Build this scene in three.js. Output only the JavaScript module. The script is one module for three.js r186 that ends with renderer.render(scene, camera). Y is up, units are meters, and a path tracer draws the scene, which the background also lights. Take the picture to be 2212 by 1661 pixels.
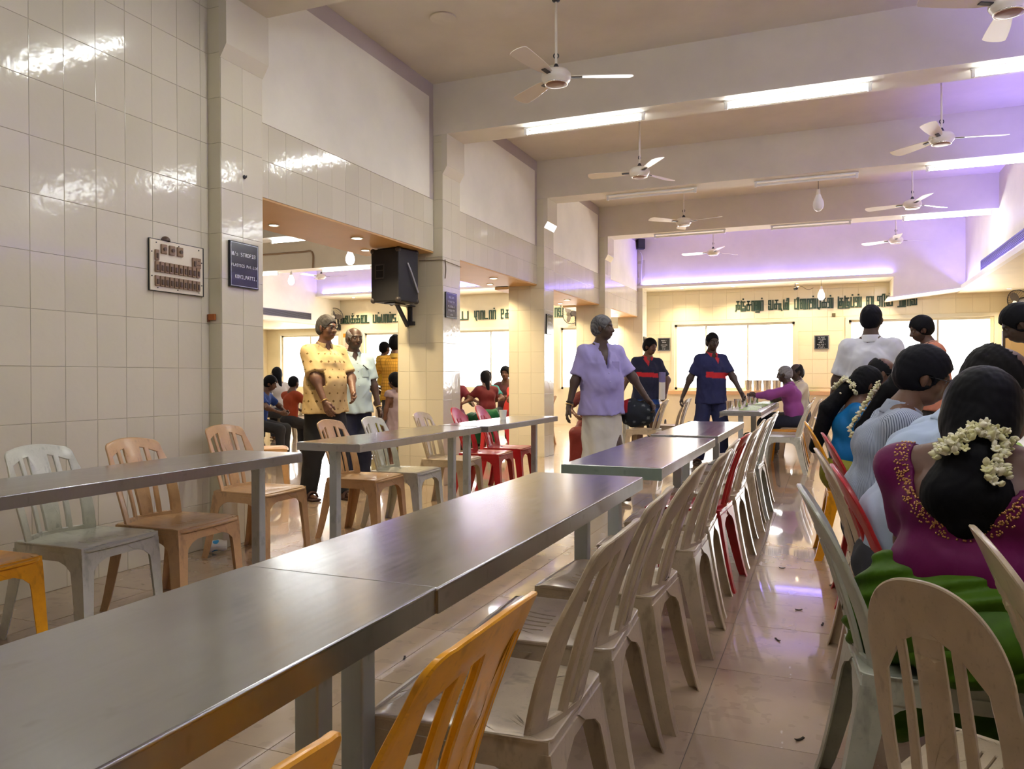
import * as THREE from 'three';
import { RectAreaLightUniformsLib } from 'three/addons/lights/RectAreaLightUniformsLib.js';
import { RoundedBoxGeometry } from 'three/addons/geometries/RoundedBoxGeometry.js';
import { TessellateModifier } from 'three/addons/modifiers/TessellateModifier.js';
import { mergeGeometries, mergeVertices, toCreasedNormals } from 'three/addons/utils/BufferGeometryUtils.js';

// ---------------------------------------------------------------- camera, sky, exposure
const scene = new THREE.Scene();
const R = THREE.MathUtils.degToRad;
const camera = new THREE.PerspectiveCamera(2 * Math.atan(830.5 / 1670) * 180 / Math.PI, 2212 / 1661, 0.05, 80);
camera.rotation.order = 'YXZ';
camera.position.set(0, 1.15, 0);
camera.rotation.set(R(-0.53), R(22.2), R(-0.12));
const renderer = new THREE.WebGLRenderer();
renderer.toneMapping = THREE.LinearToneMapping;
renderer.toneMappingExposure = 1.45;
renderer.shadowMap.enabled = true;
RectAreaLightUniformsLib.init();
scene.background = new THREE.Color().setRGB(1.0, 0.98, 0.95);   // hazy white daylight outside the windows
scene.backgroundIntensity = 10;

// ---------------------------------------------------------------- helpers
let seed = 7;
const rnd = () => { seed = (seed * 1664525 + 1013904223) >>> 0; return seed / 4294967296; };
const rr = (a, b) => a + (b - a) * rnd();
const names = new Map();
const numbered = (n) => { const k = names.get(n) ?? 0; names.set(n, k + 1); return k ? n + '_' + String(k).padStart(3, '0') : n; };
const v3 = (x, y, z) => new THREE.Vector3(x, y, z);
function tag(o, label, category, group, kind) {
  o.userData.label = label; if (category) o.userData.category = category;
  if (group) o.userData.group = group;
  if (kind) o.userData.kind = kind;
  return o;
}
function put(name, geo, mat, parent) {           // one named mesh; top-level meshes get a number when the name is taken
  const m = new THREE.Mesh(geo, mat);
  m.name = parent ? name : numbered(name);
  m.castShadow = m.receiveShadow = true;
  (parent || scene).add(m);
  return m;
}
function thing(name, label, category, pos = [0, 0, 0], turn = 0, group, kind) {
  const o = new THREE.Group();
  o.name = numbered(name);
  o.position.set(...pos); o.rotation.y = turn;
  scene.add(o);
  return tag(o, label, category, group, kind);
}
function copyOf(root, pos, turn, label, group) {
  const r = root.clone();
  r.name = numbered(root.name.replace(/_\d{3}$/, ''));
  r.userData = { ...root.userData };
  scene.add(r);
  r.position.set(...pos); r.rotation.set(0, turn, 0);
  if (label) r.userData.label = label;
  if (group) r.userData.group = group;
  return r;
}
// box from corner to corner, uv in metres
function bx(x0, y0, z0, x1, y1, z1) {
  const g = new THREE.BoxGeometry(x1 - x0, y1 - y0, z1 - z0);
  g.translate((x0 + x1) / 2, (y0 + y1) / 2, (z0 + z1) / 2);
  return uvm(g);
}
function uvm(g, s = 1) {                         // uv in metres by dominant axis of the normal
  if (!g.attributes.normal) g.computeVertexNormals();
  const p = g.attributes.position, n = g.attributes.normal, uv = new Float32Array(p.count * 2);
  for (let i = 0; i < p.count; i++) {
    const ax = Math.abs(n.getX(i)), ay = Math.abs(n.getY(i)), az = Math.abs(n.getZ(i));
    const x = p.getX(i), y = p.getY(i), z = p.getZ(i);
    if (ay >= ax && ay >= az) { uv[2 * i] = x * s; uv[2 * i + 1] = z * s; }
    else if (ax >= az) { uv[2 * i] = z * s; uv[2 * i + 1] = y * s; }
    else { uv[2 * i] = x * s; uv[2 * i + 1] = y * s; }
  }
  g.setAttribute('uv', new THREE.BufferAttribute(uv, 2));
  return g;
}
function rbx(w, h, d, r = 0.004, seg = 2) { return uvm(new RoundedBoxGeometry(w, h, d, seg, Math.min(r, w / 2.01, h / 2.01, d / 2.01))); }
const at = (g, x, y, z) => { g.translate(x, y, z); return g; };
function cyl(r0, r1, h, seg = 16, open = false) { return new THREE.CylinderGeometry(r1, r0, h, seg, 1, open); }
function tubeOf(pts, r, seg = 24, rad = 6, closed = false) { return new THREE.TubeGeometry(new THREE.CatmullRomCurve3(pts.map((p) => v3(...p)), closed), seg, r, rad, closed); }
const merge = (gs) => mergeGeometries(gs.map((g) => { const h = g.index ? g.toNonIndexed() : g; for (const k of Object.keys(h.attributes)) if (!['position', 'normal', 'uv'].includes(k)) h.deleteAttribute(k); if (!h.attributes.uv) uvm(h); return h; }));

// ---------------------------------------------------------------- computed textures
const hash = (x, y, s) => { let h = Math.imul(x, 374761393) ^ Math.imul(y, 668265263) ^ Math.imul(s, 2246822519); h = Math.imul(h ^ (h >>> 13), 1274126177); return ((h ^ (h >>> 16)) >>> 0) / 4294967296; };
function vnoise(x, y, per, s) {                  // tiling value noise
  const x0 = Math.floor(x), y0 = Math.floor(y), fx = x - x0, fy = y - y0, u = fx * fx * (3 - 2 * fx), v = fy * fy * (3 - 2 * fy), w = (a) => ((a % per) + per) % per;
  const a = hash(w(x0), w(y0), s), b = hash(w(x0 + 1), w(y0), s), c = hash(w(x0), w(y0 + 1), s), d = hash(w(x0 + 1), w(y0 + 1), s);
  return a + (b - a) * u + (c - a) * v + (a - b - c + d) * u * v;
}
function fbm(x, y, per, s, oct = 4) { let t = 0, a = 0.5, n = 0; for (let o = 0; o < oct; o++) { t += a * vnoise(x, y, per, s + o); n += a; x *= 2; y *= 2; per *= 2; a *= 0.55; } return t / n; }
function dataTex(w, h, fn, srgb, rep) {
  const d = new Uint8Array(w * h * 4);
  for (let y = 0; y < h; y++) for (let x = 0; x < w; x++) {
    const c = fn(x / w, y / h, x, y), i = (y * w + x) * 4;
    if (typeof c === 'number') { d[i] = d[i + 1] = d[i + 2] = Math.max(0, Math.min(255, c * 255)); } else for (let k = 0; k < 3; k++) d[i + k] = Math.max(0, Math.min(255, c[k] * 255));
    d[i + 3] = 255;
  }
  const t = new THREE.DataTexture(d, w, h, THREE.RGBAFormat);
  t.wrapS = t.wrapT = THREE.RepeatWrapping; t.magFilter = THREE.LinearFilter; t.minFilter = THREE.LinearMipmapLinearFilter;
  if (srgb) t.colorSpace = THREE.SRGBColorSpace;
  if (rep) t.repeat.set(rep[0], rep[1] ?? rep[0]);
  t.needsUpdate = true;
  return t;
}
function canvasTex(w, h, draw) {
  const c = document.createElement('canvas'); c.width = w; c.height = h;
  draw(c.getContext('2d'), w, h);
  const t = new THREE.CanvasTexture(c); t.colorSpace = THREE.SRGBColorSpace; t.magFilter = THREE.LinearFilter;
  return t;
}
const MIX = (a, b, t) => a.map((x, i) => x + (b[i] - x) * t);
const tx = {
  plaster: dataTex(256, 256, (u, v) => 0.93 + 0.07 * fbm(u * 6, v * 6, 6, 3, 5), true, [0.5]),
  plasterB: dataTex(256, 256, (u, v) => fbm(u * 24, v * 24, 24, 9, 4), false, [1]),
  glaze: dataTex(256, 256, (u, v) => fbm(u * 10, v * 10, 10, 21, 3), false, [2.2]),
  floorC: dataTex(512, 512, (u, v) => { const n = fbm(u * 8, v * 8, 8, 31, 5), m = fbm(u * 40, v * 40, 40, 35, 2); return [0.90 + 0.10 * n - 0.05 * (m > 0.70), 0.89 + 0.11 * n - 0.05 * (m > 0.70), 0.87 + 0.12 * n - 0.05 * (m > 0.7)]; }, true, [0.55]),
  floorR: dataTex(512, 512, (u, v) => 0.22 + 0.16 * fbm(u * 7, v * 7, 7, 41, 5) + 0.05 * (vnoise(u * 60, v * 9, 60, 44) > 0.86), false, [0.35]),
  steelR: dataTex(512, 512, (u, v) => 0.15 + 0.06 * fbm(u * 90, v * 5, 90, 51, 3) + 0.08 * Math.pow(fbm(u * 7, v * 5, 7, 57, 5), 2), false, [1.1]),
  steelC: dataTex(512, 512, (u, v) => { const n = fbm(u * 8, v * 5, 8, 61, 5), s = fbm(u * 60, v * 6, 60, 63, 3), st = Math.max(0, fbm(u * 14, v * 10, 14, 67, 4) - 0.70) * 1.2; const g = 0.92 + 0.06 * n - 0.05 * Math.abs(s - 0.5) - st * 0.7; return [g, g, g * 1.0]; }, true, [1.1]),
  steelB: dataTex(256, 256, (u, v) => 0.5 * fbm(u * 5, v * 4, 5, 71, 3) + 0.5 * fbm(u * 60, v * 6, 60, 75, 2), false, [1.1]),
  plasticC: dataTex(256, 256, (u, v) => { const n = fbm(u * 10, v * 10, 10, 81, 4), sp = Math.max(0, vnoise(u * 90, v * 90, 90, 85) - 0.80) * 0.6, st = Math.max(0, fbm(u * 12, v * 5, 12, 88, 4) - 0.66) * 0.9; const g = 0.88 + 0.12 * n - sp * 0.6 - st; return [g, g * 0.985 + 0.01, g * 0.96]; }, true, [2.2]),
  weave: dataTex(256, 256, (u, v, x, y) => 0.5 + 0.25 * Math.sin(x * Math.PI / 2) * Math.cos(y * Math.PI / 2) + 0.25 * fbm(u * 30, v * 30, 30, 91, 2), false, [8]),
};
const S = (c, o = {}) => new THREE.MeshStandardMaterial({ color: c, roughness: 0.7, ...o });
const P = (c, o = {}) => new THREE.MeshPhysicalMaterial({ color: c, roughness: 0.5, ...o });
const lin = (r, g, b) => new THREE.Color().setRGB(r, g, b);
const M = {
  ceiling: S(lin(0.74, 0.68, 0.57), { map: tx.plaster, roughness: 0.85 }),
  beam: S(lin(0.74, 0.68, 0.57), { map: tx.plaster, roughness: 0.8 }),
  panel: S(lin(0.86, 0.82, 0.70), { map: tx.plaster, roughness: 0.75 }),
  band: S(lin(0.52, 0.45, 0.41), { map: tx.plaster, roughness: 0.8 }),
  grout: S(lin(0.58, 0.54, 0.45), { roughness: 0.9 }),
  tile: [0, 1, 2].map((k) => P(lin(0.68 - 0.02 * k, 0.63 - 0.018 * k, 0.51 - 0.018 * k), { roughness: 0.10, bumpMap: tx.glaze, bumpScale: 0.0007, specularIntensity: 1 })),
  tileSide: [0, 1].map((k) => P(lin(0.68 - 0.02 * k, 0.63 - 0.02 * k, 0.47 - 0.015 * k), { roughness: 0.14, bumpMap: tx.glaze, bumpScale: 0.0006 })),
  tileFar: [0, 1].map((k) => P(lin(0.80 - 0.02 * k, 0.72 - 0.02 * k, 0.52 - 0.02 * k), { roughness: 0.13, bumpMap: tx.glaze, bumpScale: 0.0006 })),
  farWall: S(lin(0.78, 0.70, 0.50), { roughness: 0.5, map: tx.plaster }),
  floorTile: [0, 1, 2].map((k) => { const t = P(lin(0.46 - 0.012 * k, 0.345 - 0.011 * k, 0.25 - 0.010 * k), { map: tx.floorC, roughness: 0.75, roughnessMap: tx.floorR, clearcoat: 0.8, clearcoatRoughness: 0.04 }); return t; }),
  floorJoint: S(lin(0.22, 0.18, 0.14), { roughness: 0.9 }),
  soffit: S(lin(0.62, 0.36, 0.13), { map: tx.plaster, roughness: 0.55 }),
  steel: P(lin(0.46, 0.465, 0.475), { metalness: 1, roughness: 1, roughnessMap: tx.steelR, map: tx.steelC, bumpMap: tx.steelB, bumpScale: 0.0002, anisotropy: 0.4 }),
  steelEdge: P(lin(0.50, 0.50, 0.51), { metalness: 1, roughness: 0.28, map: tx.steelC }),
  galv: P(lin(0.50, 0.54, 0.54), { metalness: 0.7, roughness: 0.48, map: tx.steelC }),
  white: S(lin(0.80, 0.79, 0.76), { roughness: 0.5 }),
  black: S(lin(0.012, 0.013, 0.016), { roughness: 0.55 }),
  frame: S(lin(0.70, 0.66, 0.52), { roughness: 0.45 }),
  fanCream: P(lin(0.70, 0.64, 0.55), { roughness: 0.3, clearcoat: 0.4 }),
  fanBrown: S(lin(0.22, 0.10, 0.06), { roughness: 0.35 }),
  chrome: P(lin(0.75, 0.73, 0.70), { metalness: 1, roughness: 0.15 }),
  darkMetal: S(lin(0.05, 0.05, 0.06), { roughness: 0.45, metalness: 0.6 }),
  glass: P(0xffffff, { transmission: 1, roughness: 0, thickness: 0, ior: 1.45 }),
};
// ---------------------------------------------------------------- the setting
const CEIL = 4.26, BEAM = 3.72, ZFAR = -17.9, WX = -3.88, PX = -3.77, PZ = [-4.08, -7.31, -10.47, -13.75, -16.85], PW = 0.41;
const struct = (name, label, category) => { const g = new THREE.Group(); g.name = name; scene.add(g); return tag(g, label, category, undefined, 'structure'); };
// one glazed tile as a thin plate with a chamfered front (faces +z, its back at z = 0)
const plateCache = new Map();
function plate(w, h, t = 0.006, c = 0.0018) {
  const key = [w, h, t].map((x) => x.toFixed(4)).join();
  if (plateCache.has(key)) return plateCache.get(key);
  const a = w / 2, b = h / 2, p = [], idx = [];
  const ring = (x, y, z) => p.push(-x, -y, z, x, -y, z, x, y, z, -x, y, z);
  ring(a, b, 0); ring(a, b, t - c); ring(a - c, b - c, t);
  for (let r = 0; r < 2; r++) for (let k = 0; k < 4; k++) { const i = r * 4 + k, j = r * 4 + (k + 1) % 4; idx.push(i, j, j + 4, i, j + 4, i + 4); }
  idx.push(8, 9, 10, 8, 10, 11);
  let g = new THREE.BufferGeometry();
  g.setAttribute('position', new THREE.Float32BufferAttribute(p, 3)); g.setIndex(idx);
  g = g.toNonIndexed(); g.computeVertexNormals(); uvm(g);
  plateCache.set(key, g);
  return g;
}
// tiles over a rectangle of a vertical plane: origin, unit direction u (horizontal), outward normal n; rows follow 0.3035 m courses from the floor
const COURSE = 0.3035;
function tiling(parent, ox, oz, ux, uz, nx, nz, width, y0, y1, mats, { tw = 0.2, off = 0, holes = [], gap = 0.0012, courses = COURSE, base = 0 } = {}) {
  const turn = Math.atan2(nx, nz);
  const cols = []; let c = -off; while (c < width - 1e-6) { const a = Math.max(0, c), b = Math.min(width, c + tw); if (b - a > 0.012) cols.push([a, b]); c += tw; }
  const rows = []; let r = base + Math.floor((y0 - base) / courses + 1e-6) * courses; while (r < y1 - 1e-6) { const a = Math.max(y0, r), b = Math.min(y1, r + courses); if (b - a > 0.012) rows.push([a, b]); r += courses; }
  for (const [a, b] of cols) for (const [d, e] of rows) {
    const mx = (a + b) / 2, my = (d + e) / 2;
    if (holes.some((h) => mx > h[0] && mx < h[1] && my > h[2] && my < h[3])) continue;
    const m = new THREE.Mesh(plate(b - a - gap, e - d - gap), mats[Math.floor(rnd() * mats.length)]);
    m.name = 'tile'; m.castShadow = m.receiveShadow = true;
    m.position.set(ox + ux * mx, my, oz + uz * mx);
    m.rotation.y = turn;
    m.rotateX(rr(-0.0014, 0.0014)); m.rotateY(rr(-0.0014, 0.0014));
    parent.add(m);
  }
}
// floor: slab, and 0.6 m tiles as far as they can be told apart
{
  const f = struct('floor', 'glossy cream vitrified tile floor of the dining halls', 'floor');
  put('slab', bx(-15.2, -0.2, -18.2, 5.2, -0.004, 4.2), M.floorJoint, f);
  const gap = 0.003, T = 0.6, X0 = -0.4 - 7 * T, X1 = -0.4 + 4 * T, Z0 = -11.52, Z1 = -1.92 + 4 * T;
  const g = new THREE.BoxGeometry(T - gap, 0.004, T - gap);
  const variants = [0, 1, 2, 3].map((k) => { const q = g.clone(); q.translate(0, -0.002, 0); uvm(q); const uv = q.attributes.uv; for (let i = 0; i < uv.count; i++) uv.setXY(i, uv.getX(i) + k * 0.71, uv.getY(i) + k * 0.37); return q; });
  for (let x = X0; x < X1 - 0.01; x += T) for (let z = Z0; z < Z1 - 0.01; z += T) {
    const m = put('tile', variants[Math.floor(rnd() * 4)], M.floorTile[Math.floor(rnd() * 3)], f);
    m.position.set(x + T / 2, 0, z + T / 2);
    m.rotation.set(rr(-0.0008, 0.0008), 0, rr(-0.0008, 0.0008));
  }
  // paving of the far and side areas, where the joints can no longer be seen
  put('far_paving', merge([bx(-15.2, -0.004, -18.1, 5.2, 0, Z0), bx(-15.2, -0.004, Z0, X0, 0, 4.2), bx(X1, -0.004, Z0, 5.2, 0, 4.2), bx(X0, -0.004, Z1, X1, 0, 4.2)]), M.floorTile[0], f);
}
// ceiling slab and outer walls
{
  const c = struct('ceiling', 'flat mauve-white plaster ceiling slab', 'ceiling');
  put('slab', bx(-15.2, CEIL, -18.2, 5.2, CEIL + 0.2, 4.2), M.ceiling, c);
  const r = struct('wall_right', 'plain cream side wall beyond the right-hand tables', 'wall');
  put('masonry', bx(4.9, 0, -18.2, 5.2, CEIL, 4.2), M.panel, r);
  const bk = struct('wall_back', 'plain cream wall behind the viewer', 'wall');
  put('masonry', bx(-15.2, 0, 3.9, 5.2, CEIL, 4.2), M.panel, bk);
  const sd = struct('wall_side', 'far cream wall of the left-hand hall', 'wall');
  put('masonry', bx(-15.2, 0, -18.2, -14.9, CEIL, 4.2), M.farWall, sd);
}
// left wall with its glazed tiles (z from +3.9 to the first pillar)
{
  const w = struct('wall_left', 'cream glazed tile wall carrying the switchboard', 'wall');
  put('masonry', bx(WX - 0.45, 0, PZ[0], WX - 0.006, CEIL, 3.9), M.grout, w);
  // tile columns are counted from the pillar corner
  tiling(w, WX - 0.006, PZ[0] + 3.2, 0, -1, 1, 0, 3.2, 0, CEIL, M.tile, { off: 0.2 - (3.2 - 0.07) % 0.2 });
  put('plain_tiling', bx(WX - 0.006, 0, PZ[0] + 3.2, WX, CEIL, 3.9), M.tile[0], w);
}
// pillars, lintels and upper panels
PZ.forEach((z, i) => {
  const g = struct(numbered('pillar'), ['square tiled pillar with the navy plaque beside the switchboard wall', 'tiled pillar that carries the black loudspeaker', 'third tiled pillar with a plaque partly mirrored in glare', 'tiled pillar behind the man in the lavender shirt', 'last tiled pillar beside the far windows'][i], 'pillar');
  put('core', bx(-4.316, 0, z - PW + 0.006, PX - 0.006, BEAM, z - 0.006), M.grout, g);
  const near = i < 4;
  const fm = M.tile, sm = M.tileSide;
  // front face (+x), side facing the viewer (+z), inner face (-x)
  tiling(g, PX - 0.006, z - 0.001, 0, -1, 1, 0, PW - 0.002, 0, 3.335, fm, { tw: 0.205 });
  tiling(g, -4.315, z - 0.006, 1, 0, 0, 1, 0.544, 0, BEAM - 0.01, sm, { tw: 0.2, off: 0.06 });
  put('inner_face', bx(-4.322, 0, z - PW, -4.316, BEAM, z), sm[0], g);
  put('rear_face', bx(-4.316, 0, z - PW, PX, BEAM, z - PW + 0.006), sm[0], g);
  // corbelled head with a chamfered lower edge
  const sh = new THREE.Shape([[PX - 0.01, 3.30], [PX + 0.002, 3.30], [PX + 0.055, 3.385], [PX + 0.055, BEAM], [PX - 0.01, BEAM]].map((p) => new THREE.Vector2(...p)));
  const e = new THREE.ExtrudeGeometry(sh, { depth: PW + 0.012, bevelEnabled: false });
  e.translate(0, 0, z - PW - 0.006);
  put('corbel', uvm(e), M.tile[1], g);
});
for (let i = 0; i < 4; i++) {
  const za = PZ[i] - PW, zb = PZ[i + 1];
  const g = struct(numbered('lintel'), ['tiled lintel wall over the first opening beside the switchboard wall', 'tiled lintel wall over the opening right of the loudspeaker', 'tiled lintel wall with blue light mirrored in its tiles', 'tiled lintel wall next to the far windows'][i], 'wall');
  put('masonry', bx(-4.30, 2.497, zb, WX - 0.006, CEIL, za), M.beam, g);
  tiling(g, WX - 0.006, za, 0, -1, 1, 0, za - zb, 2.49, 3.04, M.tile, { tw: 0.2, courses: 0.275, base: 2.49 });
  // raised painted panel, and the darker painted border above and beside it
  put('panel', bx(WX - 0.006, 3.04, zb + 0.10, WX + 0.006, CEIL - 0.16, za), M.panel, g);
  put('painted_border', merge([bx(WX - 0.006, CEIL - 0.16, zb, WX, CEIL, za), bx(WX - 0.006, 3.04, zb, WX, CEIL - 0.16, zb + 0.10)]), M.band, g);
  // boarded soffit in two levels with recessed downlights
  put('soffit', merge([bx(-4.30, 2.475, zb, WX - 0.006, 2.497, za), bx(-4.72, 2.49, zb, -4.24, 2.53, za)]), M.soffit, g);
  put('inner_face', bx(-4.72, 2.53, zb, -4.70, CEIL, za), M.beam, g);
}
put('trim_1', bx(-4.72, 2.53, PZ[0], -4.30, CEIL, 3.9), M.beam, undefined);
tag(scene.getObjectByName('trim_1'), 'plastered bulkhead over the left hall side of the tiled wall', 'trim', undefined, 'structure');
// cross beams of both halls
const beamMat = M.beam;
[[3.0, 'cross beam behind the viewer'], [-0.9, 'cross beam over the viewer'], [PZ[0], 'cross beam at the first pillar'], [PZ[1], 'cross beam with three lit tube lights at the loudspeaker pillar'], [PZ[2], 'cross beam with two unlit tube lights at the third pillar'], [PZ[3], 'cross beam in front of the blue lit bulkhead']].forEach(([z, l], i) => {
  const b = put('ceiling_beam', bx(WX, BEAM, z - 0.40, 2.42, CEIL, z), beamMat);
  tag(b, 'plastered ' + l, 'beam', undefined, 'structure');
});
[PZ[0], PZ[1], PZ[2], PZ[3]].forEach((z, i) => {
  const b = put('ceiling_beam', bx(-12.4, 3.50, z - 0.40, -4.70, CEIL, z), beamMat);
  tag(b, ['plastered cross beam of the left hall hidden behind the tiled wall', 'plastered left hall cross beam nearest the loudspeaker', 'plastered left hall cross beam with conduit on its face', 'plastered left hall cross beam in front of its purple bulkhead'][i], 'beam', undefined, 'structure');
});
// false ceiling: far bulkhead, the lower slanting box at its right, right-hand bulkhead
{
  const g = struct('trim_2', 'white bulkhead and lowered ceiling washed by blue light at the far end', 'trim');
  put('front_board', merge([bx(WX, 3.15, -16.89, 1.217, CEIL, -16.85), bx(WX, 3.10, -16.85, 1.217, 3.155, -16.80)]), M.panel, g);
  put('lowered_ceiling', bx(WX, 3.12, -17.9, 1.217, 3.155, -16.85), M.panel, g);
  const sh = new THREE.Shape([[1.217, 2.74], [1.10, 2.70], [2.46, 2.85], [2.46, CEIL], [1.217, CEIL]].map((p) => new THREE.Vector2(...p)));
  const sh2 = new THREE.Shape([[1.217, 2.72], [2.46, 2.86], [2.46, CEIL], [1.217, CEIL]].map((p) => new THREE.Vector2(...p)));
  const e = new THREE.ExtrudeGeometry(sh2, { depth: 0.03, bevelEnabled: false }); e.translate(0, 0, -16.88);
  put('corner_board', uvm(e), M.panel, g);
  const s3 = new THREE.Shape([[1.10, 2.695], [2.46, 2.845], [2.46, 2.872], [1.10, 2.722]].map((p) => new THREE.Vector2(...p)));
  const e3 = new THREE.ExtrudeGeometry(s3, { depth: 1.06, bevelEnabled: false }); e3.translate(0, 0, -17.9);
  put('corner_soffit', uvm(e3), M.white, g);
  put('side_return', bx(1.19, 2.70, -17.9, 1.217, 3.13, -16.85), M.panel, g);
  const r = struct('trim_3', 'white side bulkhead with a long dark air grille, right of the fans', 'trim');
  put('face_board', bx(2.42, 2.84, -16.87, 2.46, CEIL, 3.9), M.panel, r);
  put('lowered_ceiling', bx(2.42, 2.82, -17.9, 4.9, 2.85, 3.9), M.farWall, r);
  put('lip_with_baffle', merge([bx(2.34, 2.80, -16.85, 2.42, 2.835, 3.9), bx(2.34, 2.835, -16.85, 2.35, 2.885, 3.9)]), M.white, r);  // thin upstand is an added baffle keeping violet light off the left panels
  const l = struct('trim_4', 'white bulkhead and lowered ceiling at the far end of the left hall', 'trim');
  put('front_board', merge([bx(-12.4, 3.30, -16.89, -4.72, CEIL, -16.85), bx(-12.4, 3.27, -16.85, -4.72, 3.32, -16.80)]), M.panel, l);
  put('lowered_ceiling', bx(-12.4, 3.27, -17.9, -4.72, 3.30, -16.85), M.panel, l);
  put('side_board', bx(-12.44, 2.55, -17.9, -12.40, CEIL, 3.9), M.panel, l);
  put('side_ceiling', bx(-14.9, 2.52, -17.9, -12.40, 2.55, 3.9), M.farWall, l);
}
// far wall with window openings; main hall x -4.3..4.9, left hall x -14.9..-4.3
const SILL = 0.86, WTOP = 2.35;
const wins = [[-14.40, -12.45], [-11.62, -9.75], [-9.05, -6.75], [-6.02, -4.45], [-3.26, -0.66], [0.42, 3.07]];
{
  const w = struct('wall_far', 'cream tiled end wall with wide windows', 'wall');
  const gs = [bx(-15.2, 0, -18.2, 5.2, SILL, ZFAR - 0.006), bx(-15.2, WTOP, -18.2, 5.2, CEIL, ZFAR - 0.006)];
  let x = -15.2; for (const [a, b] of wins) { gs.push(bx(x, SILL, -18.2, a, WTOP, ZFAR - 0.006)); x = b; } gs.push(bx(x, SILL, -18.2, 5.2, WTOP, ZFAR - 0.006));
  put('masonry', merge(gs), M.farWall, w);
  const ox = -4.2, holes = wins.slice(4).map(([a, b]) => [a - ox - 0.02, b - ox + 0.02, SILL - 0.1, WTOP + 0.02]);
  tiling(w, ox, ZFAR - 0.006, 1, 0, 0, 1, 8.4, 0.9, 3.12, M.tileFar, { tw: 0.3, courses: 0.304, holes, gap: 0.004 });
  // sill ledge
  const lg = put('sill_ledge', merge([bx(-4.2, SILL - 0.10, ZFAR - 0.006, 4.9, SILL - 0.02, ZFAR + 0.28)]), S(lin(0.62, 0.38, 0.2), { roughness: 0.4 }), w);
  put('sill_support', bx(-4.2, 0, ZFAR - 0.006, 4.9, SILL - 0.10, ZFAR + 0.22), M.farWall, w);
}
wins.forEach(([a, b], i) => {
  const g = struct('window_' + (i + 1), ['left hall window at the corner behind the man with glasses', 'left hall window behind the man holding a child', 'wide left hall window behind the seated women', 'narrow left hall window behind the masked girl', 'wide window left of the black plaque on the end wall', 'wide window behind the man in the peach shirt'][i], 'window');
  const t = 0.05, z0 = ZFAR - 0.14, z1 = ZFAR - 0.04;
  put('frame', merge([bx(a, SILL, z0, b, SILL + t, z1), bx(a, WTOP - t, z0, b, WTOP, z1), bx(a, SILL, z0, a + t, WTOP, z1), bx(b - t, SILL, z0, b, WTOP, z1)]), M.frame, g);
  put('architrave', merge([bx(a - 0.07, WTOP, ZFAR - 0.01, b + 0.07, WTOP + 0.07, ZFAR + 0.025), bx(a - 0.07, SILL, ZFAR - 0.01, a, WTOP, ZFAR + 0.025), bx(b, SILL, ZFAR - 0.01, b + 0.07, WTOP, ZFAR + 0.025)]), M.frame, g);
  const n = i === 4 ? [0.27, 0.62] : i === 5 ? [0.15, 0.63] : [0.5];
  let p = a + t;
  for (const f of [...n, 1]) { const q = f === 1 ? b - t : a + (b - a) * f - 0.02; put('pane', bx(p, SILL + t, ZFAR - 0.10, q, WTOP - t, ZFAR - 0.096), M.glass, g); if (f < 1) { put('mullion', bx(q, SILL + t, z0 + 0.01, q + 0.04, WTOP - t, z1 - 0.01), S(lin(0.55, 0.56, 0.52), { roughness: 0.4 }), g); } p = q + 0.04; }
});
// ---------------------------------------------------------------- tube lights, bulbs, downlights, LED strips
function area(name, x, y, z, w, h, color, intensity, towards) {
  const l = new THREE.RectAreaLight(color, intensity, w, h);
  l.name = name; l.position.set(x, y, z);
  if (towards === 'down') l.rotation.x = -Math.PI / 2; else if (towards === 'up') l.rotation.x = Math.PI / 2; else l.lookAt(...towards);
  scene.add(l);
  return l;
}
const TUBE = 1.2, TLUM = 38;
const tubeGlow = new THREE.MeshStandardMaterial({ color: 0xffffff, emissive: lin(0.90, 0.97, 1.0), emissiveIntensity: 36 });
const tubeOff = S(lin(0.80, 0.80, 0.78), { roughness: 0.3 });
function tubeLight(x, y, z, on, label, group) {           // fitting under a beam, x = centre
  const t = thing('tube_light', label, 'tube light', [x, y, z], 0, group);
  put('housing', at(rbx(TUBE + 0.06, 0.02, 0.03, 0.004), 0, 0.045, 0), M.white, t);
  for (const s of [-1, 1]) put('end_cap', at(rbx(0.03, 0.065, 0.036, 0.004), s * (TUBE / 2 + 0.008), 0.010, 0), M.white, t);
  const c = cyl(0.0145, 0.0145, TUBE, 14); c.rotateZ(Math.PI / 2);
  put('glass_tube', c, on ? tubeGlow : tubeOff, t);
  if (on) area('tube_lamp', x, y - 0.022, z, TUBE, 0.05, lin(1.0, 0.97, 0.86), TLUM, 'down');
  return t;
}
const TY = BEAM - 0.055;
const bz = [-0.9 - 0.2, PZ[0] - 0.2, -7.45, -10.65, -13.87];
[[-2.27, 'left'], [-0.27, 'middle'], [1.73, 'right']].forEach(([x, side], k) => {
  tubeLight(x, TY, bz[0], true, 'lit tube light under the cross beam over the viewer', 'lit tube lights over the viewer');
  tubeLight(x, TY, bz[1], true, 'lit tube light under the cross beam at the first pillar', 'lit tube lights at the first pillar');
  tubeLight(x, TY, bz[2], true, ['glowing tube light nearest the loudspeaker on its cross beam', 'glowing tube light in the middle of its cross beam over the steel tables', 'glowing tube light at the end of its beam above the violet fan'][k]);
  tubeLight(x, TY, bz[3], k === 2, ['unlit tube light near the pillar with the mirrored plaque', 'unlit tube light above the single hanging bulb', 'glowing tube light reaching the side bulkhead on the third beam'][k]);
  tubeLight(x, TY, bz[4], k === 2, ['unlit tube light in front of the purple bulkhead beside the last pillars', 'unlit tube light in front of the purple bulkhead near the middle', 'glowing tube light meeting the side bulkhead in front of the purple bulkhead'][k]);
});
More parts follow.
